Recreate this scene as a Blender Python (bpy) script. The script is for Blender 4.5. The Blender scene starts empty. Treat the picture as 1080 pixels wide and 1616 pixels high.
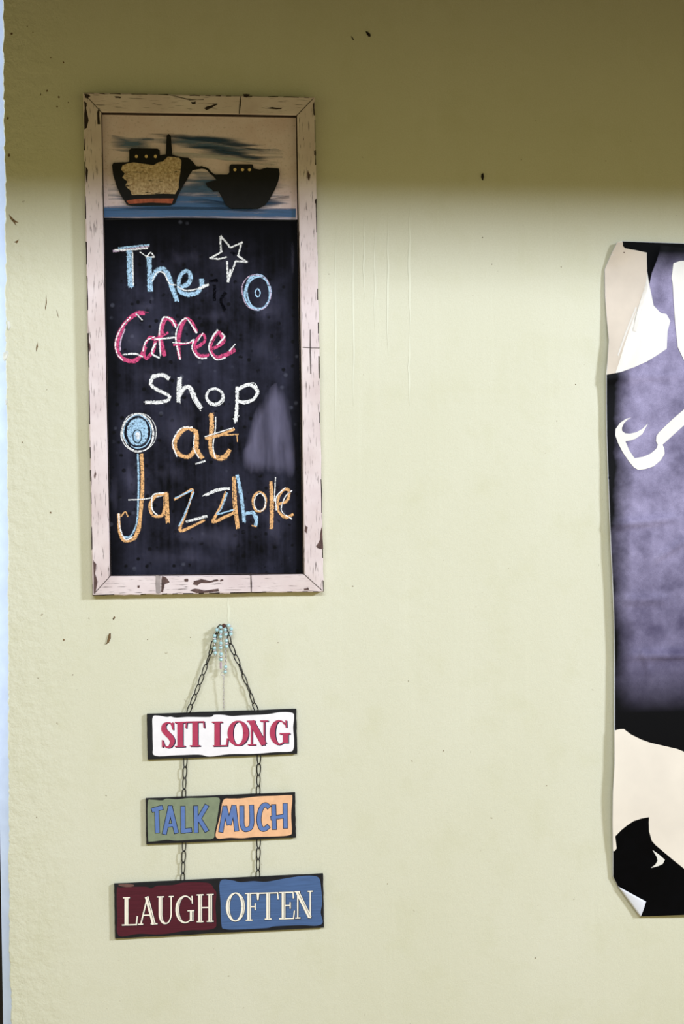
import bpy, bmesh, math, random
from mathutils import Vector, Matrix
from mathutils.geometry import tessellate_polygon
random.seed(7)
SC = bpy.context.scene
COL = SC.collection

# ------------------------------------------------------------------ camera
FPX = 2250.0; W, H = 1080, 1616
YAW = math.radians(7.0); ROLL = 0.009
Fw = Vector((math.sin(YAW), math.cos(YAW), 0))
R0 = Vector((math.cos(YAW), -math.sin(YAW), 0)); U0 = Vector((0, 0, 1))
CR = R0*math.cos(ROLL) - U0*math.sin(ROLL)
CU = U0*math.cos(ROLL) + R0*math.sin(ROLL)
CP = -Fw*2.25
cam_d = bpy.data.cameras.new('camera'); cam = bpy.data.objects.new('camera', cam_d); COL.objects.link(cam)
cam_d.sensor_fit = 'VERTICAL'; cam_d.sensor_height = 36.0; cam_d.lens = FPX/H*36.0
cam_d.clip_start = 0.05; cam_d.clip_end = 50
m = Matrix.Identity(4)
for i in range(3):
    m[i][0] = CR[i]; m[i][1] = CU[i]; m[i][2] = -Fw[i]; m[i][3] = CP[i]
cam.matrix_world = m
SC.camera = cam

# ------------------------------------------------------------------ light
wd = bpy.data.worlds.new('world'); SC.world = wd; wd.use_nodes = True
bg = wd.node_tree.nodes['Background']
bg.inputs[0].default_value = (1.0, 0.92, 0.40, 1); bg.inputs[1].default_value = 0.52
def area(name, loc, target, sx, sy, power, col):
    d = bpy.data.lights.new(name, 'AREA'); d.shape = 'RECTANGLE'; d.size = sx; d.size_y = sy
    d.energy = power; d.color = col
    o = bpy.data.objects.new(name, d); COL.objects.link(o); o.location = loc
    o.rotation_euler = (Vector(target)-Vector(loc)).to_track_quat('-Z', 'Y').to_euler()
    return o
area('daylight_from_room_window', (3.2, -3.1, 1.4), (0.0, 0, 0), 0.62, 0.45, 172, (0.75, 0.82, 1.0))
area('broad_soft_fill', (-0.5, -3.3, 1.42), (-0.1, 0, 0), 2.4, 0.45, 90, (0.82, 0.89, 1.0))  # added broad fill to lighten the shadows; its window is not seen
area('daylight_from_doorway', (-1.2, 0.29, 0.55), (-0.5, 0.03, 0.55), 0.12, 2.2, 22, (0.62, 0.76, 1.0))
SC.view_settings.view_transform = 'Standard'; SC.view_settings.look = 'None'
SC.view_settings.exposure = 0.0; SC.view_settings.gamma = 1.0
SC.view_settings.use_curve_mapping = False

# ------------------------------------------------------------------ helpers
def ray(px, py):
    return (Fw*FPX + CR*(px-W/2) - CU*(py-H/2)).normalized()
def unproj(px, py, p0, n):
    d = ray(px, py); t = (Vector(p0)-CP).dot(n)/d.dot(n)
    return CP + d*t
class Plane:
    """local frame: X right, Y up, Z out of the wall towards the room"""
    def __init__(s, corners, y0, lean=0.0):
        n = Vector((0, -math.cos(lean), -math.sin(lean)))
        P = [unproj(x, y, (0, y0, 0), n) for x, y in corners]
        c = sum(P, Vector())/4
        # keep the plane through the thing's own centre at depth y0
        p0 = Vector((c.x, y0, c.z)); P = [unproj(x, y, p0, n) for x, y in corners]
        c = sum(P, Vector())/4
        u = ((P[1]-P[0])+(P[2]-P[3])).normalized()
        s.u, s.w = u, n; s.v = n.cross(u).normalized(); s.c = c
        s.wd = ((P[1]-P[0]).length+(P[2]-P[3]).length)/2; s.ht = ((P[3]-P[0]).length+(P[2]-P[1]).length)/2
    def mat(s):
        m = Matrix.Identity(4)
        for i in range(3):
            m[i][0] = s.u[i]; m[i][1] = s.v[i]; m[i][2] = s.w[i]; m[i][3] = s.c[i]
        return m
    def loc(s, px, py, z=0.0):
        q = unproj(px, py, s.c+s.w*z, s.w)-s.c
        return Vector((q.dot(s.u), q.dot(s.v), z))
WALL = Plane([(40, 8), (1040, 8), (1040, 1608), (40, 1608)], 0.0)
WALL.c = Vector((0, 0, 0)); WALL.u = Vector((1, 0, 0)); WALL.v = Vector((0, 0, 1)); WALL.w = Vector((0, -1, 0))

def link(name, me, mat=None, parent=None, mw=None):
    o = bpy.data.objects.new(name, me); COL.objects.link(o)
    if mat is not None:
        for mm in (mat if isinstance(mat, (list, tuple)) else [mat]): me.materials.append(mm)
    if parent is not None: o.parent = parent
    if mw is not None: o.matrix_local = mw
    return o
def pyd(name, v, f, mat=None, parent=None, mw=None, smooth=False):
    me = bpy.data.meshes.new(name); me.from_pydata([tuple(p) for p in v], [], f); me.update()
    if smooth:
        for p in me.polygons: p.use_smooth = True
    return link(name, me, mat, parent, mw)
def empty(name, mw):
    o = bpy.data.objects.new(name, None); COL.objects.link(o); o.empty_display_size = 0.05
    o.matrix_world = mw; return o
def tag(o, label=None, cat=None, group=None, kind=None):
    for k, v in (('label', label), ('category', cat), ('group', group), ('kind', kind)):
        if v: o[k] = v
    return o
def box(x0, x1, y0, y1, z0, z1):
    v = [(x, y, z) for z in (z0, z1) for y in (y0, y1) for x in (x0, x1)]
    f = [(0, 2, 3, 1), (4, 5, 7, 6), (0, 1, 5, 4), (2, 6, 7, 3), (0, 4, 6, 2), (1, 3, 7, 5)]
    return v, f
def smooth_pts(pts, n=6, closed=False):
    if len(pts) < 3: return list(pts)
    out = []; N = len(pts)
    rng = range(N) if closed else range(N-1)
    for i in rng:
        g = (lambda k: pts[k % N]) if closed else (lambda k: pts[min(max(k, 0), N-1)])
        p0, p1, p2, p3 = g(i-1), g(i), g(i+1), g(i+2)
        for k in range(n):
            t = k/n
            out.append(tuple(0.5*((2*b)+(-a+c)*t+(2*a-5*b+4*c-d)*t*t+(-a+3*b-3*c+d)*t**3)
                             for a, b, c, d in zip(p0, p1, p2, p3)))
    if not closed: out.append(tuple(pts[-1]))
    return out
def ribbon2(pts, widths, extend=0.0):
    """2-D strip: list of (left, right) pairs in pixel space"""
    n = len(pts)
    if not isinstance(widths, (list, tuple)): widths = [widths]*n
    pr = []
    for i in range(n):
        a = pts[max(i-1, 0)]; b = pts[min(i+1, n-1)]
        dx, dy = b[0]-a[0], b[1]-a[1]; l = math.hypot(dx, dy) or 1
        dx /= l; dy /= l; x, y = pts[i]
        if extend and i == 0: x -= dx*extend; y -= dy*extend
        if extend and i == n-1: x += dx*extend; y += dy*extend
        h = widths[i]/2
        pr.append(((x-dy*h, y+dx*h), (x+dy*h, y-dx*h)))
    return pr
class Art:
    """collects flat printed/painted shapes on one plane, in thin steps of depth"""
    def __init__(s, plane, z): s.P = plane; s.z = z; s.v = []; s.f = []; s.uv = []; s.mi = []
    def strip(s, pts, widths, ext=0.0, mi=0, sm=True, closed=False, dz=0.0):
        if sm and len(pts) > 2:
            ww = widths if isinstance(widths, (list, tuple)) else [widths]*len(pts)
            q = smooth_pts([(p[0], p[1], w) for p, w in zip(pts, ww)], 7, closed)
            if closed: q.append(q[0])
            pts = [(a[0], a[1]) for a in q]; widths = [a[2] for a in q]
        pr = ribbon2(pts, widths, ext)
        if closed and sm: pr[0] = pr[-1] = ribbon2([pts[-2], pts[0], pts[1]], [widths[0]]*3)[1]
        b = len(s.v); L = random.random()*5; z = s.z+dz+len(s.f)*1e-8
        for i, (a, c) in enumerate(pr):
            if i: L += math.dist(pts[i], pts[i-1])*0.001
            s.v += [s.P.loc(*a, z), s.P.loc(*c, z)]; s.uv += [(L, 0.0), (L, 1.0)]
        for i in range(len(pr)-1):
            s.f.append((b+2*i, b+2*i+1, b+2*i+3, b+2*i+2)); s.mi.append(mi)
    def poly(s, pts, mi=0, dz=0.0):
        q = [s.P.loc(x, y, s.z+dz) for x, y in pts]; b = len(s.v)
        s.v += q; s.uv += [(p.x, p.y) for p in q]
        for t in tessellate_polygon([[Vector((p.x, p.y, 0)) for p in q]]):
            a, c, d = (q[k] for k in t)
            if (c-a).cross(d-a).z < 0: t = (t[0], t[2], t[1])
            s.f.append(tuple(b+k for k in t)); s.mi.append(mi)
    def disc(s, cx, cy, rx, ry, mi=0, n=20, dz=0.0, jit=0.0):
        s.poly([(cx+rx*(1+random.uniform(-jit, jit))*math.cos(2*math.pi*k/n), cy+ry*(1+random.uniform(-jit, jit))*math.sin(2*math.pi*k/n)) for k in range(n)], mi, dz)
    def blob(s, pts, mi=0, dz=0.0):
        n = len(pts); cx = sum(p[0] for p in pts)/n; cy = sum(p[1] for p in pts)/n; b = len(s.v); z = s.z+dz
        s.v += [s.P.loc(cx, cy, z)]+[s.P.loc(x, y, z) for x, y in pts]; s.uv += [(0.0, 0.5)]+[(0.0, 0.0)]*n
        for i in range(n): s.f.append((b, b+1+i, b+1+(i+1) % n)); s.mi.append(mi)
    def ring(s, cx, cy, rx, ry, w, mi=0, dz=0.0, wob=0.06):
        s.strip([(cx+rx*(1+random.uniform(-wob, wob))*math.cos(k*math.pi/5+1), cy+ry*(1+random.uniform(-wob, wob))*math.sin(k*math.pi/5+1)) for k in range(10)], w, closed=True, mi=mi, dz=dz)
    def build(s, name, mats, parent, label=None):
        me = bpy.data.meshes.new(name); me.from_pydata([tuple(p) for p in s.v], [], s.f)
        ul = me.uv_layers.new(name='UVMap')
        for lp in me.loops: ul.data[lp.index].uv = s.uv[lp.vertex_index]
        for p, k in zip(me.polygons, s.mi): p.material_index = k
        # face the room
        bm = bmesh.new(); bm.from_mesh(me)
        for f in bm.faces:
            if f.normal.z < 0: f.normal_flip()
        bm.to_mesh(me); bm.free(); me.update()
        o = link(name, me, mats, parent)
        if label: o['label'] = label
        return o

def sr(r, g, b):
    f = lambda c: (c/255/12.92) if c/255 <= 0.04045 else ((c/255+0.055)/1.055)**2.4
    return (f(r), f(g), f(b), 1)
class N:
    def __init__(s, name, rough=0.6, spec=0.3):
        s.m = bpy.data.materials.new(name); s.m.use_nodes = True
        s.t = s.m.node_tree; s.b = s.t.nodes['Principled BSDF']
        s.b.inputs['Roughness'].default_value = rough; s.b.inputs['Specular IOR Level'].default_value = spec
        s.out = s.t.nodes['Material Output']; s.co = None
    def n(s, typ, ins=(), **kw):
        nd = s.t.nodes.new(typ)
        for k, v in kw.items(): setattr(nd, k, v)
        for k, v in (ins.items() if isinstance(ins, dict) else enumerate(ins)):
            if v is None: continue
            if isinstance(v, bpy.types.NodeSocket): s.t.links.new(v, nd.inputs[k])
            else: nd.inputs[k].default_value = v
        return nd
    def obj(s, scale=(1, 1, 1), loc=(0, 0, 0), uv=False, rot=(0, 0, 0)):
        if s.co is None: s.co = s.n('ShaderNodeTexCoord')
        return s.n('ShaderNodeMapping', {'Vector': s.co.outputs['UV' if uv else 'Object'], 'Scale': scale, 'Location': loc, 'Rotation': rot}).outputs[0]
    def noise(s, vec, scale, detail=3, rough=0.55, dist=0.0):
        return s.n('ShaderNodeTexNoise', {'Vector': vec, 'Scale': scale, 'Detail': detail, 'Roughness': rough, 'Distortion': dist}).outputs[0]
    def ramp(s, fac, a, b):
        return s.n('ShaderNodeMapRange', {0: fac, 1: a, 2: b, 3: 0.0, 4: 1.0}).outputs[0]
    def math(s, op, a, b=None):
        return s.n('ShaderNodeMath', [a, b], operation=op).outputs[0]
    def mix(s, fac, a, b):
        nd = s.n('ShaderNodeMix', data_type='RGBA')
        for k, v in ((0, fac), (6, a), (7, b)):
            if isinstance(v, bpy.types.NodeSocket): s.t.links.new(v, nd.inputs[k])
            else: nd.inputs[k].default_value = v
        return nd.outputs[2]
    def col(s, c):
        if isinstance(c, bpy.types.NodeSocket): s.t.links.new(c, s.b.inputs['Base Color'])
        else: s.b.inputs['Base Color'].default_value = c
    def bump(s, h, strength=0.3, dist=0.001):
        b = s.n('ShaderNodeBump', {'Strength': strength, 'Distance': dist, 'Height': h})
        s.t.links.new(b.outputs[0], s.b.inputs['Normal'])
    def alpha(s, a): s.t.links.new(a, s.b.inputs['Alpha'])
def flat(name, c, rough=0.6, var=0.12, scale=60, spec=0.3, metal=0.0):
    k = N(name, rough, spec); v = k.obj()
    nz = k.noise(v, scale, 4)
    dark = tuple(x*(1-var*1.6) for x in c[:3])+(1,); lite = tuple(min(1, x*(1+var)) for x in c[:3])+(1,)
    k.col(k.mix(k.ramp(nz, 0.3, 0.7), dark, lite)); k.b.inputs['Metallic'].default_value = metal
    k.bump(nz, 0.15, 0.0005)
    return k.m

# ------------------------------------------------------------------ materials
def wall_material():
    k = N('sage_wall_paint', 0.55, 0.25); v = k.obj()
    big = k.noise(k.obj((1, 1, 0.6)), 2.2, 4); mid = k.noise(v, 14, 4, 0.6); fine = k.noise(v, 420, 3, 0.7)
    c = k.mix(k.ramp(big, 0.3, 0.72), sr(208, 206, 181), sr(216, 214, 194))
    c = k.mix(k.math('MULTIPLY', k.ramp(mid, 0.52, 0.75), 0.35), c, sr(200, 198, 166))
    # pale vertical runs left by dripping water
    st = k.noise(k.obj((34, 1, 1.3)), 1.6, 3, 0.6)
    c = k.mix(k.math('MULTIPLY', k.ramp(st, 0.58, 0.78), 0.16), c, sr(226, 226, 204))
    # small brown specks
    sp = k.noise(k.obj((1, 1, 1), (3, 0, 1)), 95, 2, 0.5)
    c = k.mix(k.math('MULTIPLY', k.ramp(sp, 0.735, 0.78), 0.55), c, sr(120, 100, 70))
    c = k.mix(k.math('MULTIPLY', k.ramp(fine, 0.35, 0.7), 0.16), c, sr(170, 160, 118))
    k.col(c)
    # trowelled, lumpier plaster towards the free edge of the wall
    sx = k.n('ShaderNodeSeparateXYZ', [v]).outputs[0]
    edge = k.ramp(sx, -0.40, -0.54)
    lump = k.noise(v, 60, 5, 0.6)
    h = k.math('ADD', k.math('MULTIPLY', lump, k.math('ADD', k.math('MULTIPLY', edge, 1.6), 0.22)), k.math('MULTIPLY', fine, 0.10))
    k.bump(h, 0.5, 0.005)
    return k.m
M = {}
M['wall'] = wall_material()
M['plaster'] = flat('bare_plaster', sr(214, 214, 205), 0.9, 0.15, 80)
M['jamb'] = flat('pale_blue_white_gloss', sr(212, 224, 252), 0.45, 0.05, 30)
M['dark_glass'] = flat('dark_pane', sr(22, 24, 30), 0.15, 0.1, 10, 0.5)
M['ceil'] = flat('ceiling_boards', sr(96, 78, 56), 0.8, 0.06, 8)
M['beam'] = flat('dark_light_blocker', sr(64, 46, 30), 0.7, 0.08, 8)
M['floor'] = flat('floor_tile', sr(150, 126, 92), 0.5, 0.12, 5)
M['stain'] = flat('dark_speck', sr(30, 24, 16), 0.8, 0.3, 200)
M['brown_stain'] = flat('brown_speck', sr(112, 88, 56), 0.8, 0.3, 200)

def soft_paint(name, c, strength, stretch=(1, 1, 1), sc=30.0, edge=0.8, cover=(0.3, 0.6), rough=0.75):
    """thin paint or chalk dust: coverage thins out to the rim of the shape and breaks up along the stroke"""
    k = N(name, rough, 0.1); k.col(c); st = k.noise(k.obj(stretch), sc, 4, 0.6)
    uv = k.n('ShaderNodeSeparateXYZ', [k.co.outputs['UV']])
    ve = k.math('SUBTRACT', 1.0, k.math('ABSOLUTE', k.math('SUBTRACT', k.math('MULTIPLY', uv.outputs[1], 2.0), 1.0)))
    ev = k.ramp(ve, 0.0, edge)
    a = k.ramp(k.math('ADD', st, k.math('MULTIPLY', k.math('SUBTRACT', ev, 1.0), 0.5)), cover[0], cover[1])
    k.alpha(k.math('MULTIPLY', a, strength)); return k.m
def chalk(name, c, strength=0.95, cover=(0.38, 0.52)):
    k = N(name, 0.95, 0.05); k.col(c); v = k.obj()
    n1 = k.noise(v, 900, 2, 0.6); n2 = k.noise(v, 260, 3, 0.6)
    uv = k.n('ShaderNodeSeparateXYZ', [k.co.outputs['UV']])
    ve = k.math('SUBTRACT', 1.0, k.math('ABSOLUTE', k.math('SUBTRACT', k.math('MULTIPLY', uv.outputs[1], 2.0), 1.0)))
    e = k.math('MULTIPLY', k.math('SUBTRACT', k.ramp(ve, 0.0, 0.45), 1.0), 0.22)
    a = k.ramp(k.math('ADD', k.math('ADD', k.math('MULTIPLY', n1, 0.55), k.math('MULTIPLY', n2, 0.45)), e), *cover)
    k.alpha(k.math('MULTIPLY', a, strength)); return k.m
M['ch_white'] = chalk('white_chalk', sr(250, 250, 250))
M['ch_blue'] = chalk('pale_blue_chalk', sr(176, 212, 240))
M['ch_pink'] = chalk('pink_chalk', sr(214, 84, 130))
M['ch_orange'] = chalk('orange_chalk', sr(240, 186, 128))
M['ch_lilac'] = chalk('lilac_chalk', sr(214, 190, 214))
M['ch_dark'] = chalk('wet_wipe_mark', sr(6, 6, 10), 0.9)
M['dust'] = soft_paint('chalk_dust', sr(120, 118, 146), 0.26, (1, 0.5, 1), 26, 1.0, (0.2, 0.8), 0.95)
M['smear'] = soft_paint('chalk_smear', sr(132, 128, 156), 0.52, (1, 0.14, 1), 60, 0.35, (0.1, 0.75), 0.95)

def frame_material(name, along):
    k = N(name, 0.6, 0.25); v = k.obj()
    s1 = (36, 520, 60) if along == 'x' else (520, 36, 60)
    s2 = (14, 90, 40) if along == 'x' else (90, 14, 40)
    crack = k.noise(k.obj(s1), 1.0, 3, 0.55); flake = k.noise(k.obj(s2), 1.0, 5, 0.65)
    tone = k.noise(v, 18, 4); grime = k.noise(v, 7, 3)
    c = k.mix(k.ramp(tone, 0.3, 0.7), sr(208, 190, 190), sr(228, 214, 214))
    c = k.mix(k.math('MULTIPLY', k.ramp(grime, 0.45, 0.75), 0.35), c, sr(186, 164, 150))
    c = k.mix(k.math('MULTIPLY', k.ramp(crack, 0.61, 0.68), 0.75), c, sr(60, 44, 40))
    f = k.ramp(flake, 0.70, 0.72)
    c = k.mix(f, c, sr(88, 66, 62)); k.col(c)
    k.bump(k.math('SUBTRACT', k.math('MULTIPLY', tone, 0.3), k.math('ADD', f, k.ramp(crack, 0.6, 0.72))), 0.5, 0.0012)
    return k.m
M['frame_h'] = frame_material('chipped_pink_white_paint_across', 'x')
M['frame_v'] = frame_material('chipped_pink_white_paint_upright', 'y')
M['bare_wood'] = flat('bare_brown_wood', sr(92, 70, 66), 0.8, 0.3, 150)
M['filler'] = flat('grey_wood_filler', sr(158, 146, 144), 0.8, 0.15, 90)
M['edge_dark'] = flat('dark_wood_edge', sr(52, 40, 36), 0.8, 0.3, 90)
def slate_material():
    k = N('blackboard_paint', 0.65, 0.06); v = k.obj()
    a = k.noise(v, 10, 5, 0.65); b = k.noise(v, 60, 4, 0.7); st = k.noise(k.obj((60, 3, 1)), 1.5, 4, 0.6)
    xyz = k.n('ShaderNodeSeparateXYZ', [v])
    ax = k.ramp(k.math('ABSOLUTE', xyz.outputs[0]), 0.150, 0.120)     # never wiped along the rails
    ay = k.ramp(xyz.outputs[1], 0.19, 0.10)
    base = k.math('MULTIPLY', k.math('MULTIPLY', ax, ay), k.math('ADD', k.math('MULTIPLY', k.ramp(a, 0.38, 0.72), 0.7), k.math('MULTIPLY', k.ramp(st, 0.4, 0.75), 0.3)))
    c = k.mix(base, sr(5, 5, 8), sr(54, 54, 72))
    vo = k.n('ShaderNodeTexVoronoi', {'Vector': v, 'Scale': 62.0}).outputs[0]
    dots = k.math('MULTIPLY', k.ramp(vo, 0.24, 0.16), k.ramp(b, 0.42, 0.5))
    c = k.mix(k.math('MULTIPLY', dots, 0.9), c, sr(8, 8, 10))
    ld = k.n('ShaderNodeTexVoronoi', {'Vector': k.obj((1, 1, 1), (0.3, 0.1, 0)), 'Scale': 48.0}).outputs[0]
    c = k.mix(k.math('MULTIPLY', k.math('MULTIPLY', k.ramp(ld, 0.2, 0.1), k.ramp(a, 0.5, 0.6)), 0.25), c, sr(110, 112, 128))
    k.col(c); k.bump(b, 0.1, 0.0005); return k.m
M['slate'] = slate_material()
def sky_panel():
    k = N('weathered_pinkish_panel', 0.7, 0.2); v = k.obj()
    a = k.noise(v, 14, 5, 0.65); b = k.noise(v, 240, 3, 0.7)
    c = k.mix(k.ramp(a, 0.3, 0.7), sr(220, 194, 196), sr(236, 220, 228))
    c = k.mix(k.math('MULTIPLY', k.ramp(b, 0.55, 0.75), 0.4), c, sr(150, 128, 118)); k.col(c); k.bump(b, 0.2, 0.0005)
    return k.m
M['sky'] = sky_panel()
M['br_blue'] = soft_paint('blue_brush_paint', sr(84, 112, 144), 0.8, (0.06, 1, 1), 190, 1.0, (0.02, 0.42))
M['br_deep'] = soft_paint('deep_blue_brush_paint', sr(52, 74, 102), 0.85, (0.06, 1, 1), 190, 1.0, (0.02, 0.38))
M['br_sea'] = soft_paint('sea_blue_brush_paint', sr(74, 110, 156), 0.9, (0.05, 1, 1), 160, 0.5, (0.1, 0.45))
M['br_pale'] = soft_paint('pale_brush_paint', sr(196, 196, 202), 0.8, (0.06, 1, 1), 190, 1.0, (0.02, 0.42))
M['ship_black'] = flat('black_ship_paint', sr(14, 13, 14), 0.7, 0.3, 80)
def worn_cream():
    k = N('worn_cream_paint', 0.8, 0.2); v = k.obj(); a = k.noise(v, 240, 5, 0.7); b = k.noise(k.obj((40, 160, 1)), 1.0, 4, 0.65)
    c = k.mix(k.ramp(a, 0.35, 0.65), sr(160, 130, 98), sr(226, 204, 170))
    c = k.mix(k.ramp(b, 0.58, 0.68), c, sr(30, 24, 22)); k.col(c)
    return k.m
M['ship_cream'] = worn_cream()
M['ship_red'] = flat('faded_red_paint', sr(172, 92, 66), 0.8, 0.25, 140)
M['port'] = flat('porthole_paint', sr(226, 196, 140), 0.7, 0.1, 200)
M['s_black'] = flat('black_sign_paint', sr(22, 22, 28), 0.5, 0.2, 80)
M['s_white'] = flat('white_sign_paint', sr(240, 236, 240), 0.6, 0.03, 60)
M['s_green'] = flat('sage_green_sign_paint', sr(128, 138, 112), 0.6, 0.08, 90)
M['s_orange'] = flat('apricot_sign_paint', sr(236, 184, 142), 0.6, 0.06, 90)
def grained(name, c):
    k = N(name, 0.6, 0.25); a = k.noise(k.obj((20, 500, 1)), 1.0, 4, 0.65)
    k.col(k.mix(k.ramp(a, 0.3, 0.7), tuple(x*0.72 for x in c[:3])+(1,), tuple(min(1, x*1.12) for x in c[:3])+(1,))); k.bump(a, 0.15, 0.0004); return k.m
M['s_maroon'] = grained('maroon_sign_paint', sr(82, 24, 38))
M['s_blue'] = grained('mid_blue_sign_paint', sr(74, 102, 148))
M['s_brown'] = flat('dull_brown_sign_paint', sr(108, 76, 70), 0.6, 0.1, 90)
M['l_red'] = flat('crimson_lettering', sr(176, 56, 88), 0.6, 0.06, 90)
M['l_navy'] = flat('navy_lettering_shadow', sr(34, 30, 60), 0.6, 0.06, 90)
M['l_blue'] = flat('periwinkle_lettering', sr(92, 120, 178), 0.6, 0.06, 90)
M['l_dark'] = flat('dark_lettering_outline', sr(24, 26, 40), 0.6, 0.06, 90)
M['l_cream'] = flat('cream_lettering', sr(244, 236, 220), 0.6, 0.04, 90)
M['chain'] = flat('black_chain_wire', sr(20, 20, 20), 0.4, 0.2, 200, 0.5)
M['silver'] = flat('silver_metal', sr(205, 200, 205), 0.3, 0.1, 200, 0.5, 0.8)
M['bead'] = flat('turquoise_glass', sr(176, 214, 220), 0.12, 0.12, 300, 0.6)
M['lilac'] = flat('lilac_glass', sr(190, 168, 184), 0.3, 0.1, 200, 0.5)
M['nail'] = flat('rusty_nail', sr(84, 52, 44), 0.7, 0.3, 300)

# ------------------------------------------------------------------ structure
ZT, ZB = 1.5, -1.5
edge_px = [(3, -60), (4, 0), (5.5, 150), (7, 300), (9, 560), (12, 800), (13, 1100), (14, 1450), (18, 1616), (20, 1700)]
def edge_x(py):
    for (xa, ya), (xb, yb) in zip(edge_px, edge_px[1:]):
        if ya <= py <= yb: return xa+(xb-xa)*(py-ya)/(yb-ya)
    return edge_px[0][0] if py < 0 else edge_px[-1][0]
def wall():
    v = []; f = []; zs = []
    py = -60; jag = 0
    cols = [(WALL.loc(3, -60).x, ZT)]
    rows = []
    while py < 1700:
        jag = jag*0.6+random.uniform(-0.9, 0.9)
        if random.random() < 0.03: jag += random.uniform(-2.0, 2.5)
        q = WALL.loc(edge_x(py)+jag, py); rows.append((q.x, q.y)); py += random.uniform(3, 7)
    rows = [(rows[0][0], ZT)]+rows+[(rows[-1][0], ZB)]
    for x, z in rows: v += [(x+0.0012, -0.0, z), (x+0.05, 0.0, z), (x, 0.0016, z), (x, 0.012, z)]
    n = len(rows)
    for i in range(n-1):
        a, b = 4*i, 4*i+4
        f += [(a, b, b+1, a+1), (a, a+2, b+2, b), (a+2, a+3, b+3, b+2)]
    k = len(v); e = 4*(n-1)
    v += [(2.6, 0, ZT), (2.6, 0, ZB)]
    f += [tuple([1+4*i for i in range(n)]+[k+1, k])]
    # back side
    v += [(-0.5, 0.16, ZT), (2.6, 0.16, ZT), (2.6, 0.16, ZB), (-0.5, 0.16, ZB)]
    f += [(k+2, k+3, k+4, k+5), (k, k+1, k+4, k+3)]
    return pyd('wall_back', v, f, M['wall'])
wl = tag(wall(), kind='structure', label='sage green plastered wall with worn paint')
# splayed, white painted edge of the opening at the wall's end
tr = tag(pyd('trim_1', [(-0.50, 0.008, ZT), (-0.49, 0.008, ZB), (-0.5546, 0.052, ZT), (-0.5310, 0.052, ZB), (-0.5546, 0.16, ZT), (-0.5310, 0.16, ZB), (-0.45, 0.16, ZT), (-0.45, 0.16, ZB), (-0.45, 0.008, ZT), (-0.45, 0.008, ZB)],
        [(0, 2, 3, 1), (2, 4, 5, 3), (4, 6, 7, 5), (6, 8, 9, 7), (0, 1, 9, 8), (0, 8, 6, 4, 2), (1, 3, 5, 7, 9)], M['jamb']), kind='structure', label='pale blue white painted splayed edge of the opening')
q = unproj(14, 1400, (0, 0.19, 0), Vector((0, -1, 0)))
wroot = empty('window_1', Matrix.Translation((q.x-0.15, 0.19, -0.95))); tag(wroot, kind='structure', label='dark window beside the wall edge')
for nm, bb, mt in (('frame_stile', (0.122, 0.15, -0.022, 0.022, -0.55, 0.525), 'dark_glass'), ('frame_stile', (-0.15, -0.122, -0.022, 0.022, -0.55, 0.525), 'dark_glass'),
                   ('frame_rail', (-0.122, 0.122, -0.022, 0.022, 0.497, 0.525), 'dark_glass'), ('frame_rail', (-0.122, 0.122, -0.022, 0.022, -0.55, -0.52), 'dark_glass'), ('pane', (-0.122, 0.122, -0.004, 0.004, -0.52, 0.497), 'dark_glass')):
    pyd(nm, *box(*bb), M[mt], wroot)
tag(pyd('light_blocker', *box(-3.0, 2.6, -0.90, -0.70, 0.705, ZT), M['beam']), kind='structure', label='unseen light-blocking beam added in front of the wall')  # added out of view to block light and shade the wall top
tag(pyd('ceiling', *box(-3.0, 4.0, -2.6, 0.16, ZT, ZT+0.08), M['ceil']), kind='structure', label='brown boarded ceiling')
tag(pyd('floor', *box(-2.2, 4.0, -4.2, 0.9, ZB-0.08, ZB), M['floor']), kind='structure', label='brown floor')

WM0 = Matrix(((1, 0, 0, 0), (0, 0, -1, 0), (0, 1, 0, 0), (0, 0, 0, 1)))
# marks on the wall: specks, flakes, droplets
def wall_poly(name, pts, mat, lift=0.0008, label=None):
    a = Art(WALL, 0.0); n = len(pts)
    v = [WALL.loc(x, y, 0) for x, y in pts]; c = sum(v, Vector())/n
    to = lambda p, z: (p.x, -z, p.y)
    vv = [to(p, 0.0) for p in v]+[to(c+(p-c)*0.75, lift) for p in v]
    ff = [(i, (i+1) % n, n+(i+1) % n, n+i) for i in range(n)]+[tuple(range(n, 2*n))]
    o = pyd(name, vv, ff, M[mat], wl)
    bm = bmesh.new(); bm.from_mesh(o.data); bmesh.ops.recalc_face_normals(bm, faces=bm.faces); bm.to_mesh(o.data); bm.free()
    if label: o['label'] = label
    return o
wall_poly('wall_speck', [(577, 49), (580, 50), (585, 54), (585, 58), (582, 58), (579, 54)], 'stain', 0.002)
wall_poly('wall_speck', [(554, 57), (556, 58), (559, 63), (557, 63)], 'stain')
wall_poly('wall_speck', [(760, 275), (763, 273), (764, 279), (763, 285), (761, 284), (759.5, 279)], 'stain', 0.003)
wall_poly('wall_speck', [(178, 976), (181, 972), (182, 975), (179, 979)], 'brown_stain', 0.001)
wall_poly('wall_speck', [(169, 1011), (172, 1000), (175, 999), (175, 1007), (172, 1014), (166, 1018), (169, 1014)], 'brown_stain', 0.003)
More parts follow.
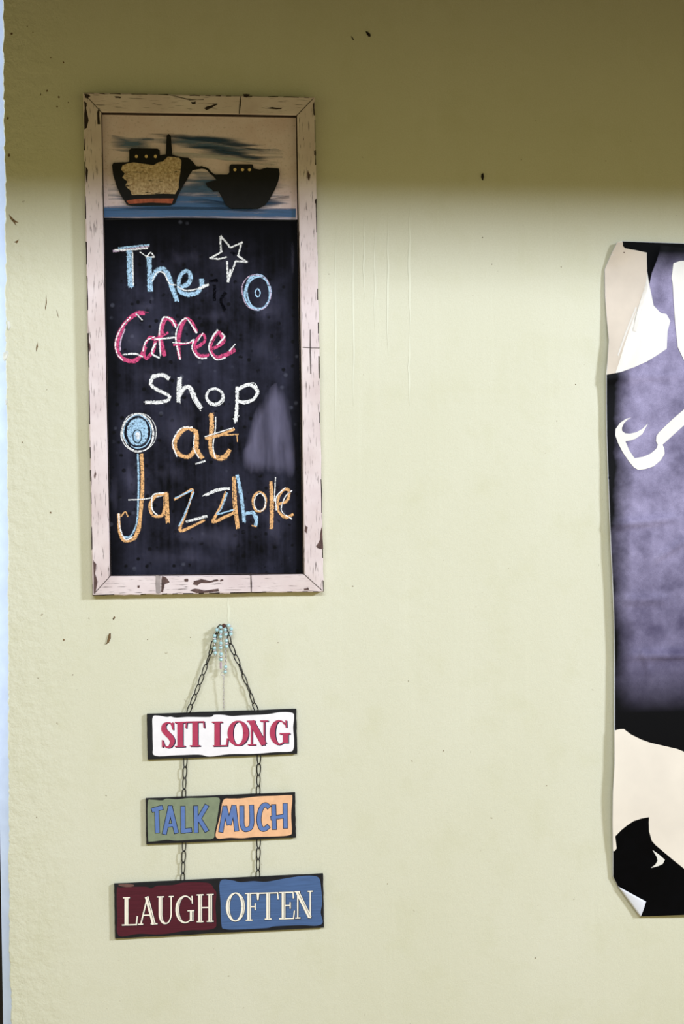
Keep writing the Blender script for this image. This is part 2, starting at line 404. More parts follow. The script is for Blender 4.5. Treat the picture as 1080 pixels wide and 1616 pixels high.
for x, y, r in ((823, 252, 1.2), (909, 607, 1.5), (762, 375, 1.2), (777, 417, 1.0), (886, 421, 1.2), (93, 153, 2.2), (64, 149, 2.0), (74, 143, 2.2), (100, 98, 2), (18, 53, 3), (43, 42, 1.6), (52, 51, 1.2), (80, 91, 1.6), (90, 168, 2), (108, 162, 1.8), (233, 1009, 1), (301, 1006, 1.2),
                (101, 1010, 2), (439, 1014, 1), (80, 809, 1.8), (35, 698, 1.6), (557, 925, 1.5), (645, 1075, 1), (60, 1070, 1), (700, 1185, 1.2), (863, 1240, 1.0), (612, 1395, 1.2), (845, 1512, 1.2), (58, 1290, 1), (115, 1065, 1.2), (12, 186, 3), (14, 245, 3)):
    n = 7; ph = random.random()*6; r *= 0.75
    wall_poly('wall_speck', [(x+r*random.uniform(.3, 1.2)*math.cos(ph+k*6.283/n), y+r*random.uniform(.4, 1.7)*math.sin(ph+k*6.283/n)) for k in range(n)], 'brown_stain', 0.0008)
for pts in ([(14, 338), (22, 346), (30, 352), (24, 351), (26, 357), (22, 352), (16, 345)], [(73, 465), (74, 478), (72, 490), (71, 486), (72.5, 478)], [(89, 488), (91, 494), (93, 502), (91, 498)], [(59, 540), (60, 547), (57, 556), (57, 548)], [(22, 382), (30, 378), (27, 384)]):
    wall_poly('hairline_crack', pts, 'brown_stain', 0.0005)
for pts in ([(5, 556), (12, 553), (14, 558), (11, 566), (7, 571), (4, 566)], [(8, 631), (12, 629), (12, 636), (9, 640)], [(11, 505), (16, 508), (17, 517), (14, 522), (12, 516)]):
    wall_poly('plaster_flake', pts, 'plaster', 0.0025)

M['run'] = flat('pale_paint_run', sr(219, 218, 196), 0.55, 0.02, 60)
for x, y0, y1, w_ in ((361, 944, 986, 7), (558, 330, 640, 5), (575, 345, 470, 4), (613, 340, 560, 5), (647, 330, 520, 6), (646, 520, 640, 4), (592, 360, 520, 4), (530, 360, 700, 5)):
    A = Art(WALL, 0.0004); q_ = [(x+random.uniform(-1, 1), y0+(y1-y0)*i/8) for i in range(9)]; pr = ribbon2(q_, [w_*math.sin(math.pi*(0.06+0.88*i/8)) for i in range(9)])
    A.strip(q_, [w_*0.6*math.sin(math.pi*(0.04+0.92*i/8)) for i in range(9)]); A.build('paint_run', M['run'], wl).matrix_local = WM0

# ------------------------------------------------------------------ chalkboard
BD = Plane([(131, 146), (497, 153), (511, 934), (146, 940)], -0.0195, math.radians(0.45))
board = empty('chalkboard', BD.mat())
tag(board, 'tall chalkboard with chipped pinkish-white frame, painted ships and chalk lettering', 'chalkboard')
TH = 0.0148
def rail(name, outer, inner, mat, along):
    """mitred rail: outer a-b and inner a-b given in pixels; front face at z=0, inner lip slopes back"""
    oa, ob = (BD.loc(*p) for p in outer); ia, ib = (BD.loc(*p) for p in inner)
    n = 44; v = []; f = []
    jit = 0
    for i in range(n+1):
        t = i/n; o = oa.lerp(ob, t); p = ia.lerp(ib, t); d = (p-o).normalized()
        j0 = random.uniform(-1, 1)*0.0005 if 0 < i < n else 0; j1 = random.uniform(-1, 1)*0.0003 if 0 < i < n else 0
        ch = 0.0012+random.uniform(0, 0.0005)
        prof = [o+Vector((0, 0, -TH)), o+d*j0+Vector((0, 0, -ch)), o+d*(ch+abs(j0))+Vector((0, 0, random.uniform(-1, 0)*0.0002)),
                p-d*(0.0032+j1)+Vector((0, 0, random.uniform(-1, 0)*0.0002)), p-d*0.0016+Vector((0, 0, -0.002)), p+Vector((0, 0, -0.011)), p+Vector((0, 0, -TH))]
        v += prof
    k = 7
    for i in range(n):
        for j in range(k):
            a = i*k+j; b = i*k+(j+1) % k; f.append((a, b, b+k, a+k))
    f += [tuple(range(k)), tuple(range(n*k+k-1, n*k-1, -1))]
    ob_ = pyd(name, v, f, [M[mat], M['edge_dark']], board)
    for i in range(n):                                     # lip coloured dark for shadow gap and wear; bare wood in places outside
        ob_.data.polygons[i*k+4].material_index = 1
        if random.random() < 0.45: ob_.data.polygons[i*k+1].material_index = 1
    bm = bmesh.new(); bm.from_mesh(ob_.data); bmesh.ops.recalc_face_normals(bm, faces=bm.faces); bm.to_mesh(ob_.data); bm.free()
    return ob_
OT = [(131, 146), (497, 153), (511, 934), (146, 940)]; IT = [(161, 178), (468, 183), (479, 905), (175, 908)]
rt = rail('frame_rail', OT[:2], IT[:2], 'frame_h', 'x')
rr = rail('frame_rail', OT[1:3], IT[1:3], 'frame_v', 'y')
rb = rail('frame_rail', OT[2:], IT[2:], 'frame_h', 'x')
rl = rail('frame_rail', [OT[3], OT[0]], [IT[3], IT[0]], 'frame_v', 'y')
def chip(par, pts, mat='bare_wood', z=0.0003, name='paint_chip'):
    a = Art(BD, z)
    q = []
    for i, p in enumerate(pts):
        b = pts[(i+1) % len(pts)]; q.append(p)
        q.append(((p[0]+b[0])/2+random.uniform(-.8, .8), (p[1]+b[1])/2+random.uniform(-.8, .8)))
    a.poly(q); return a.build(name, M[mat], par)
chip(rl, [(147, 883), (152, 890), (150, 905), (154, 918), (151, 934), (148, 936)])
chip(rl, [(133, 160), (137, 163), (136, 170), (140, 190), (137, 202), (133.5, 205), (133, 180)], 'edge_dark')
chip(rl, [(134, 148), (140, 149), (143, 152), (138, 156), (134, 154)], 'edge_dark')
chip(rl, [(153, 178), (157, 170), (158, 196), (154, 196)], 'edge_dark')
chip(rl, [(150, 740), (152, 748), (150, 756), (148.5, 750)]); chip(rl, [(141, 540), (143, 548), (141.5, 556), (140.5, 548)])
chip(rl, [(135.5, 262), (139, 268), (138, 290), (136, 284)], 'edge_dark')
chip(rr, [(507, 835), (509, 826), (510.5, 866), (504, 866), (499, 862), (505, 852)])
chip(rr, [(496, 238), (498.5, 236), (499, 246), (496, 244)], 'edge_dark'); chip(rr, [(497, 316), (500, 314), (500, 322), (497, 321)], 'edge_dark')
chip(rr, [(494, 165), (496.5, 160), (497.2, 182), (495, 180)], 'edge_dark')
chip(rr, [(486, 268), (490, 276), (488, 286), (485.5, 280)]); chip(rr, [(482, 828), (486, 832), (484, 842), (481, 838)])
chip(rr, [(478, 547.5), (505, 548.5), (505, 549.5), (478, 548.5)], 'edge_dark', name='crack'); chip(rr, [(489.5, 520), (490.7, 520), (491.5, 590), (490.2, 590)], 'edge_dark', name='crack')
chip(rt, [(302, 161), (309, 160), (309, 164), (303, 164)], 'edge_dark'); chip(rt, [(322, 171), (332, 167), (343, 163), (344, 165), (333, 171), (325, 174)], 'edge_dark')
chip(rt, [(415, 171), (430, 169), (446, 170), (444, 172), (430, 172)], 'edge_dark'); chip(rt, [(383, 148.5), (395, 149), (390, 154), (385, 153)], 'edge_dark')
chip(rt, [(379.5, 152), (380.7, 152), (378, 180), (377, 180)], 'edge_dark', name='crack')
chip(rt, [(180, 152), (192, 153), (190, 155), (182, 154.5)], 'edge_dark'); chip(rt, [(260, 148), (300, 157), (322, 156), (322, 157.4), (300, 158.4)], 'edge_dark', name='crack')
chip(rb, [(256, 909), (263, 912), (268, 919), (260, 922), (257, 935), (254, 934), (255, 920)])
chip(rb, [(306, 917), (318, 914), (332, 917), (343, 914), (345, 917), (331, 920), (318, 920), (312, 924), (304, 922)]); chip(rb, [(291, 914), (297, 913), (297, 918), (292, 918)])
chip(rb, [(347, 916), (352, 914), (352, 917), (348, 918)]); chip(rb, [(300, 932), (308, 929), (322, 932), (345, 929), (346, 933), (310, 936)])
chip(rb, [(480, 929), (486, 927), (488, 931), (481, 932)]); chip(rb, [(217, 924), (221, 924), (220, 928), (217, 927)])
chip(rb, [(395.5, 905), (396.7, 905), (397.4, 935), (396.2, 935)], 'edge_dark', name='crack')
chip(rb, [(246, 908), (253.5, 909), (253.5, 936), (246.5, 936)], 'filler', 0.0002, 'joint_filler')
# mitre joints
for a, b in zip(OT, IT):
    A = Art(BD, 0.00025); A.strip([(a[0]*.93+b[0]*.07, a[1]*.93+b[1]*.07), b], 1.0); A.build('mitre_joint', M['edge_dark'], board)
# panels behind the rails
ZP = -0.012
def panel(name, px, mat):
    q = [BD.loc(x, y, ZP) for x, y in px]; v = [tuple(p) for p in q]+[(p.x, p.y, ZP-0.0026) for p in q]
    f = [(3, 2, 1, 0), (4, 5, 6, 7)]+[(i, (i+1) % 4, 4+(i+1) % 4, 4+i) for i in range(4)]
    return pyd(name, v, f, M[mat], board)
pic = panel('picture_panel', [(159, 176), (470, 181), (471, 346.5), (161, 343.5)], 'sky'); pic['label'] = 'painted panel of pale sky and blue sea'
sl = panel('slate_panel', [(161, 343.5), (471, 346.5), (481, 907), (173, 910)], 'slate'); sl['label'] = 'black slate panel with chalk dust'
K1 = lambda p: (110+p[0]*0.38889, 120+p[1]*0.38889)
def C1(l): return [K1(p) for p in l]
def stroke(pts, w, mat, z=0.0004, par=None, name='brush_stroke', soft=True):
    A = Art(BD, ZP+z); w = w if isinstance(w, list) else [w]*len(pts)
    q = smooth_pts([p+(x,) for p, x in zip(pts, w)], 6); pr = ribbon2([(a[0], a[1]) for a in q], [a[2] for a in q], 14)
    A.blob(C1([p[0] for p in pr]+[p[1] for p in reversed(pr)])) if soft else A.strip(C1(pts), [x*0.389 for x in w])
    return A.build(name, M[mat], par or pic)
stroke([(310, 262), (460, 262), (640, 290), (850, 330)], [16, 60, 110, 60], 'br_blue', 0.0002)
stroke([(330, 238), (480, 248), (640, 268), (800, 300)], [10, 22, 30, 20], 'br_deep', 0.0003)
stroke([(500, 285), (650, 308), (830, 350)], [20, 36, 26], 'br_deep', 0.0004)
stroke([(180, 270), (250, 280), (330, 275)], 60, 'br_blue', 0.00025)
stroke([(420, 318), (600, 328), (850, 360)], 22, 'br_pale', 0.0005)
stroke([(170, 480), (300, 470), (560, 450), (880, 440)], 80, 'br_blue', 0.00055)
stroke([(480, 420), (560, 440), (640, 470)], 120, 'br_blue', 0.0006)
stroke([(165, 515), (500, 515), (885, 520)], 76, 'br_sea', 0.0007)
stroke([(140, 552), (400, 552), (918, 556)], 50, 'br_sea', 0.00085, soft=False)
stroke([(150, 540), (520, 536), (900, 548)], 14, 'br_deep', 0.00095)
stroke([(500, 505), (700, 540), (880, 500)], 26, 'br_deep', 0.0010)
def cutout(name, pts, mat, th=0.004, par=None):
    q = [BD.loc(*p, ZP) for p in C1(pts)]; n = len(q); v = [(p.x, p.y, ZP+0.0011) for p in q]+[(p.x, p.y, ZP+th) for p in q]
    tri = tessellate_polygon([[Vector((p.x, p.y, 0)) for p in q]])
    f = [tuple(n+k for k in t) for t in tri]+[tuple(t) for t in tri]+[(i, (i+1) % n, n+(i+1) % n, n+i) for i in range(n)]
    o = pyd(name, v, f, M[mat], par or board)
    bm = bmesh.new(); bm.from_mesh(o.data); bmesh.ops.recalc_face_normals(bm, faces=bm.faces); bm.to_mesh(o.data); bm.free()
    return o
s1 = cutout('ship', [(172, 364), (178, 354), (232, 352), (242, 350), (242, 302), (250, 296), (358, 297), (366, 305), (366, 324), (390, 320), (394, 245), (402, 237), (411, 246), (416, 320), (430, 326), (458, 332), (482, 334), (500, 350), (512, 366), (500, 382), (488, 400), (470, 432), (452, 462), (440, 486), (428, 518), (410, 526), (250, 527), (232, 522), (204, 478), (188, 440), (176, 400)], 'ship_black')
s1['label'] = 'black ship with worn cream hull, red stripe and funnel'
s2 = cutout('ship', [(552, 436), (576, 428), (598, 424), (580, 404), (600, 402), (640, 402), (648, 394), (648, 368), (655, 361), (742, 361), (747, 378), (772, 382), (800, 374), (848, 378), (852, 400), (846, 430), (832, 464), (812, 500), (792, 526), (765, 539), (655, 539), (634, 524), (616, 490), (602, 466), (586, 470), (572, 456), (560, 452)], 'ship_black', 0.0042)
s2['label'] = 'small black ship being towed'
def s_art(par, shapes, name, mat, z=0.0044, disc=None):
    A = Art(BD, ZP+z)
    for sh in shapes: A.poly(C1(sh))
    for x, y in disc or (): A.disc(*K1((x, y)), 2.5, 2.6, n=12)
    return A.build(name, M[mat], par)
random.seed(11)
cr = [(215, 362), (235, 354), (260, 350), (300, 356), (340, 360), (362, 352), (380, 345), (398, 330), (420, 326), (442, 330), (456, 346), (452, 372), (450, 400), (446, 430), (443, 452), (428, 478), (380, 476), (320, 482), (250, 480), (244, 462), (226, 448), (236, 430), (212, 412), (222, 396), (206, 378)]
s_art(s1, [[(x+random.uniform(-3, 3), y+random.uniform(-3, 3)) for x, y in cr]], 'hull_paint', 'ship_cream')
s_art(s1, [[(230, 506), (262, 500), (330, 497), (422, 497), (416, 517), (330, 513), (240, 519)]], 'hull_stripe', 'ship_red')
s_art(s1, [], 'porthole', 'port', disc=[(271, 326)]); s_art(s1, [], 'porthole', 'port', disc=[(311, 326)]); s_art(s1, [], 'porthole', 'port', disc=[(348, 326)])
for x in (671, 702, 730): s_art(s2, [], 'porthole', 'port', 0.0046, disc=[(x, 380)])
A = Art(BD, ZP+0.0022); A.strip(C1([(480, 366), (520, 370), (556, 376), (574, 394), (598, 410)]), 3.4); A.strip(C1([(470, 380), (500, 376), (540, 370)]), 4.5); A.build('tow_rope', M['ship_black'], board)
A = Art(BD, ZP+0.0016); A.strip([(166, 346.2), (300, 344.6), (468, 348)], 2.4); A.build('divider_edge', M['ship_black'], board)

# chalk lettering
ZC = ZP+0.0005
K2 = lambda p: (160+p[0]*0.30556, 340+p[1]*0.30556)
K3 = lambda p: (160+p[0]*0.30556, 570+p[1]*0.30556)
CM = ['ch_white', 'ch_blue', 'ch_pink', 'ch_orange', 'ch_lilac', 'ch_dark']
def word(name, items, K, label):
    A = Art(BD, ZC); d = 0
    for it in items:
        d += 0.000012
        if it[0] == 'o':
            _, mi, cx, cy, rx, ry, w = it; x, y = K((cx, cy)); A.ring(x, y, rx*.30556, ry*.30556, w*.30556, mi, d)
        elif it[0] == 'd':
            _, mi, cx, cy, rx, ry = it; x, y = K((cx, cy)); A.blob([(x+rx*.30556*random.uniform(.92, 1.1)*math.cos(2*math.pi*k/20), y+ry*.30556*random.uniform(.92, 1.1)*math.sin(2*math.pi*k/20)) for k in range(20)], mi, d)
        else:
            mi, w, pts = it[0], it[1], it[2]
            pts = [(x+random.uniform(-2, 2), y+random.uniform(-2, 2)) for x, y in pts]
            ww = [max(8, w*1.22*random.uniform(.8, 1.15))*.30556 for _ in pts]
            A.strip([K(p) for p in pts], ww, ext=0.8, mi=mi, dz=d)
            if w >= 15 and mi != Dc:                       # the chalk went over the stroke again
                for _ in range(2):
                    ox_, oy_ = random.uniform(-.5, .5)*w, random.uniform(-.4, .4)*w; d += 0.000006
                    A.strip([K((x+ox_+random.uniform(-4, 4), y+oy_+random.uniform(-4, 4))) for x, y in pts], [random.uniform(1.2, 2.4) for _ in pts], ext=random.uniform(-2, 3), mi=mi, dz=d)
    return A.build(name, [M[c] for c in CM], sl, label)
Wc, Bc, Pc, Oc, Lc, Dc = range(6)
def dust(name, pts, K, mat, label):
    A = Art(BD, ZC-0.0002); A.blob(smooth_pts([K(p) for p in pts], 4, True)); return A.build(name, M[mat], sl, label)
def oval(cx, cy, rx, ry): return [(cx+rx*random.uniform(.8, 1.2)*math.cos(k*0.6283), cy+ry*random.uniform(.8, 1.2)*math.sin(k*0.6283)) for k in range(10)]
dust('chalk_smear', [(905, 112), (960, 150), (985, 260), (1000, 400), (1010, 520), (990, 600), (900, 610), (800, 590), (720, 560), (700, 490), (740, 430), (770, 320), (815, 210), (860, 150)], K3, 'smear', 'lavender grey wiped chalk smear')
for cx, cy, rx, ry in ((70, 690, 50, 140), (560, 900, 330, 110), (420, 1010, 300, 70), (890, 860, 90, 170), (300, 580, 130, 90), (420, 330, 200, 200), (150, 620, 60, 120), (250, 80, 160, 110), (640, 720, 200, 120)):
    dust('chalk_dust', oval(cx, cy, rx, ry), K3, 'dust', 'faint grey chalk dust')
for cx, cy, rx, ry in ((590, 520, 190, 80), (830, 680, 130, 160), (410, 220, 150, 90), (250, 470, 150, 60), (650, 250, 170, 130), (170, 640, 120, 120), (990, 230, 14, 130), (850, 500, 120, 120)):
    dust('chalk_dust', oval(cx, cy, rx, ry), K2, 'dust', 'faint grey chalk dust')
for p in ([(560, 340), (600, 335)], [(585, 360), (585, 440)], [(640, 400), (620, 440), (640, 490)], [(690, 200), (670, 190)]):
    word('wipe_mark', [(Dc, 18, p)], K2, 'dark wet drip mark')
word('chalk_word', [(Lc, 12, [(60, 186), (150, 172), (245, 158)]), (Wc, 10, [(70, 178), (160, 178), (238, 170)]), (Bc, 12, [(90, 170), (170, 160), (245, 150)]), (Bc, 30, [(143, 182), (147, 270), (152, 368)]), (Wc, 7, [(160, 190), (163, 280), (164, 360)]),
    (Wc, 8, [(200, 188), (235, 212), (272, 214)]), (Wc, 9, [(232, 218), (254, 193), (274, 214)]), (Bc, 26, [(246, 218), (250, 300), (252, 392)]), (Bc, 28, [(258, 335), (282, 290), (318, 276), (346, 312), (366, 372), (390, 438)]), (Wc, 8, [(262, 340), (290, 296), (325, 300), (350, 350), (385, 360)]),
    (Bc, 24, [(404, 372), (446, 352), (462, 312), (440, 286), (412, 308), (398, 350), (404, 388), (440, 408), (490, 400), (518, 368), (518, 330)]), (Wc, 8, [(395, 366), (440, 390), (500, 380)]), (Wc, 16, [(505, 378), (552, 355)])], K2, 'pale blue chalk word The')
word('chalk_star', [(Wc, 11, p) for p in ([(615, 108), (640, 132), (668, 165)], [(668, 165), (728, 140)], [(724, 140), (705, 210)], [(706, 205), (752, 240)], [(752, 238), (694, 238)], [(694, 240), (655, 342)], [(655, 340), (648, 238)], [(646, 215), (606, 226), (562, 220)], [(570, 218), (624, 186)], [(620, 186), (614, 110)])]+[(Wc, 14, [(668, 280), (654, 340)])], K2, 'white chalk outlined star')
word('chalk_ring', [('o', Bc, 808, 398, 66, 88, 16), ('o', Bc, 814, 402, 62, 82, 12), ('o', Lc, 800, 396, 74, 94, 6), ('o', Bc, 808, 400, 12, 20, 9)], K2, 'pale blue chalk ring with a small ring inside')
word('chalk_word', [(Pc, 22, [(224, 508), (186, 506), (132, 548), (92, 618), (82, 690), (110, 738), (165, 752), (205, 722), (222, 690)]), (Wc, 8, [(150, 525), (105, 580), (75, 650), (80, 710), (110, 748)]), (Wc, 9, [(110, 718), (170, 716), (215, 730)]), (Wc, 9, [(180, 506), (212, 540)]), (Lc, 7, [(120, 590), (100, 650), (98, 700)]),
    (Pc, 18, [(290, 640), (250, 632), (222, 680), (230, 738), (265, 700), (280, 650)]), (Wc, 8, [(215, 700), (232, 650), (275, 630)]), (Wc, 12, [(280, 660), (262, 710), (300, 735)]),
    (Pc, 24, [(382, 570), (366, 542), (336, 534), (314, 580), (310, 650), (326, 724)]), (Wc, 9, [(385, 578), (365, 540), (325, 525), (300, 580), (300, 650), (306, 725)]), (Pc, 14, [(262, 640), (310, 622), (345, 606)]), (Wc, 10, [(275, 640), (330, 635), (378, 630)]),
    (Pc, 22, [(490, 600), (466, 554), (436, 534), (408, 590), (396, 660), (404, 738)]), (Wc, 10, [(492, 606), (462, 560), (432, 530), (400, 570), (386, 640), (408, 742)]), (Pc, 12, [(375, 668), (468, 658)]), (Wc, 8, [(368, 656), (440, 660), (470, 645)]),
    (Pc, 18, [(492, 684), (534, 652), (528, 616), (500, 632), (480, 680), (505, 724), (556, 722)]), (Wc, 8, [(480, 640), (470, 690), (500, 735), (545, 738)]), (Wc, 7, [(500, 650), (525, 610)]),
    (Pc, 18, [(572, 690), (624, 652), (612, 604), (582, 622), (562, 680), (592, 728), (650, 716), (688, 690)]), (Wc, 9, [(600, 594), (572, 630), (556, 690), (590, 742), (640, 735)]), (Wc, 9, [(600, 665), (635, 630), (625, 610)]), (Wc, 8, [(660, 700), (690, 664)])], K2, 'pink and white chalk word Coffee')
word('chalk_word', [(Wc, 20, [(350, 92), (316, 72), (266, 86), (256, 120), (292, 150), (344, 175), (350, 200), (300, 212), (230, 214)]), (Wc, 9, [(330, 80), (270, 72), (250, 120)]), (Wc, 24, [(406, 86), (400, 150), (400, 210)]), (Wc, 22, [(402, 182), (432, 136), (460, 142), (482, 192), (514, 242)]),
    ('o', Wc, 585, 182, 42, 40, 18), ('o', Wc, 588, 186, 46, 46, 6), (Wc, 20, [(702, 132), (700, 220), (696, 310)]), (Wc, 8, [(685, 300), (712, 280)]), (Wc, 20, [(702, 150), (760, 122), (804, 152), (790, 195), (742, 212), (704, 206)]), (Wc, 7, [(720, 130), (790, 115), (812, 170)])], K3, 'white chalk word Shop')
word('chalk_word', [(Oc, 24, [(492, 362), (442, 346), (394, 380), (380, 440), (412, 488), (460, 490), (488, 440), (492, 366)]), (Wc, 7, [(470, 340), (410, 350), (370, 420), (390, 490)]), (Oc, 22, [(492, 368), (496, 450), (522, 500)]), (Wc, 6, [(480, 380), (480, 450), (505, 500)]), (Wc, 10, [(490, 530), (536, 516)]),
    (Oc, 24, [(570, 270), (572, 350), (562, 430), (580, 488), (630, 500), (664, 458)]), (Wc, 7, [(590, 290), (588, 350), (575, 440), (590, 500)]), (Oc, 16, [(540, 398), (620, 378), (684, 350)]), (Oc, 8, [(560, 385), (640, 382), (706, 378)]), (Wc, 6, [(535, 388), (600, 370), (680, 345)]), (Oc, 7, [(702, 380), (704, 416)])], K3, 'orange chalk word at')
word('chalk_word', [('o', Wc, 190, 370, 80, 96, 8), ('o', Wc, 192, 368, 88, 102, 5), ('o', Wc, 186, 374, 84, 92, 5), ('d', Bc, 188, 366, 58, 80), ('d', Bc, 190, 362, 52, 70), ('o', Bc, 188, 366, 46, 62, 26), ('o', Bc, 190, 364, 28, 40, 14), ('o', Bc, 188, 366, 70, 86, 8), ('o', Dc, 186, 388, 22, 34, 8), ('d', Wc, 188, 384, 16, 26), (Dc, 10, [(130, 320), (122, 380), (150, 440)]),
    (Oc, 20, [(206, 480), (210, 600), (206, 720), (196, 850), (168, 912), (122, 926), (96, 880), (92, 790)]), (Bc, 12, [(190, 480), (194, 600), (190, 720), (184, 830), (155, 900), (120, 910)]), (Wc, 8, [(92, 785), (96, 860), (124, 918), (160, 908)]), (Oc, 10, [(104, 800), (124, 778), (136, 800)]), (Wc, 4, [(140, 716), (230, 712), (330, 690)]),
    (Oc, 16, [(330, 690), (282, 692), (252, 740), (266, 796), (310, 798), (332, 742)]), (Wc, 8, [(340, 680), (270, 690), (262, 760), (290, 795)]), (Oc, 22, [(334, 676), (340, 750), (342, 830)]),
    (Oc, 16, [(380, 712), (430, 684), (474, 668), (442, 770), (406, 872), (472, 850), (530, 822)]), (Bc, 9, [(384, 706), (470, 664)]), (Bc, 10, [(476, 676), (430, 790), (402, 850)]), (Wc, 14, [(440, 830), (545, 802)]),
    (Wc, 16, [(540, 692), (600, 668), (660, 660)]), (Oc, 16, [(640, 690), (612, 760), (575, 828), (640, 806), (688, 784)]), (Bc, 10, [(650, 680), (620, 760), (600, 790), (690, 766)]),
    (Oc, 18, [(688, 600), (694, 740), (704, 862)]), (Bc, 18, [(702, 590), (722, 700), (738, 830)]), (Bc, 18, [(740, 790), (782, 780), (802, 812), (796, 850)]), (Oc, 7, [(780, 850), (800, 855)]),
    ('o', Oc, 816, 726, 34, 52, 14), ('o', Wc, 820, 730, 28, 46, 8), (Oc, 20, [(876, 622), (880, 740), (880, 866)]), (Wc, 5, [(900, 604), (892, 720)]),
    (Oc, 15, [(908, 742), (958, 720), (968, 668), (940, 668), (912, 720), (918, 780), (960, 806), (992, 790)]), (Wc, 7, [(985, 670), (950, 700), (930, 770), (985, 815)]), (Wc, 6, [(950, 655), (905, 700), (905, 770)])], K3, 'orange and pale blue chalk word Jazzhole with a lollipop shaped J')

# ------------------------------------------------------------------ nail, hanging sign
npos = unproj(353.5, 987.5, (0, -0.016, 0), Vector((0, -1, 0)))
def lathe(prof, n=12):
    v = []; f = []
    for r, z in prof:
        v += [(r*math.cos(2*math.pi*k/n), r*math.sin(2*math.pi*k/n), z) for k in range(n)]
    for i in range(len(prof)-1):
        for k in range(n): f.append((i*n+k, i*n+(k+1) % n, (i+1)*n+(k+1) % n, (i+1)*n+k))
    f += [tuple(range(n-1, -1, -1)), tuple(range((len(prof)-1)*n, len(prof)*n))]
    return v, f
WM = Matrix(((1, 0, 0, 0), (0, 0, -1, 0), (0, 1, 0, 0), (0, 0, 0, 1)))     # local Z out of the wall
nv, nf = lathe([(0.0012, -0.016), (0.0014, 0.0), (0.0014, 0.012), (0.003, 0.0125), (0.0033, 0.0135), (0.0030, 0.015), (0.0012, 0.0158)])
nail = pyd('nail', nv, nf, M['nail'], None, Matrix.Translation((npos.x, 0, npos.z)) @ WM, True)
tag(nail, 'rusty brown nail in the wall holding the hanging sign', 'nail')

sign = empty('hanging_sign', Matrix.Translation((npos.x, 0, npos.z)))
tag(sign, 'three painted word boards linked by black chains below the chalkboard', 'sign')
inv = sign.matrix_world.inverted()
K5 = lambda p: (160+p[0]*0.34259, 1100+p[1]*0.34259)
K6 = lambda p: (160+p[0]*0.34259, 1310+p[1]*0.34259)
def sign_board(corners, label):
    P = Plane(corners, -0.0085); w, h, t, b = P.wd/2, P.ht/2, 0.0068, 0.0012
    v = []
    for z, e in ((-t, b), (-t+b, 0), (-b, 0), (0, b)):
        n = 14
        ring_ = []
        for (xa, ya), (xb, yb) in zip([(-w, -h), (w, -h), (w, h), (-w, h)], [(w, -h), (w, h), (-w, h), (-w, -h)]):
            for k in range(n):
                s = k/n; j = 0 if k == 0 else random.uniform(-.0003, .0003)
                x, y = xa+(xb-xa)*s, ya+(yb-ya)*s
                ring_.append((x*(1-e/w)+(j if xa == xb else 0), y*(1-e/h)+(j if ya == yb else 0), z))
        v += ring_
    m_ = 4*n; f = [tuple(range(m_-1, -1, -1)), tuple(range(3*m_, 4*m_))]
    for i in range(3):
        for k in range(m_): f.append((i*m_+k, i*m_+(k+1) % m_, (i+1)*m_+(k+1) % m_, (i+1)*m_+k))
    o = pyd('word_board', v, f, M['s_black'], sign, inv @ P.mat()); o['label'] = label
    return P, o
def patch(P, par, pts, K, mat, z=0.0003, label=None, name='painted_patch'):
    A = Art(P, z); A.poly(smooth_pts([K(p) for p in pts], 4, True)); return A.build(name, M[mat], par, label)
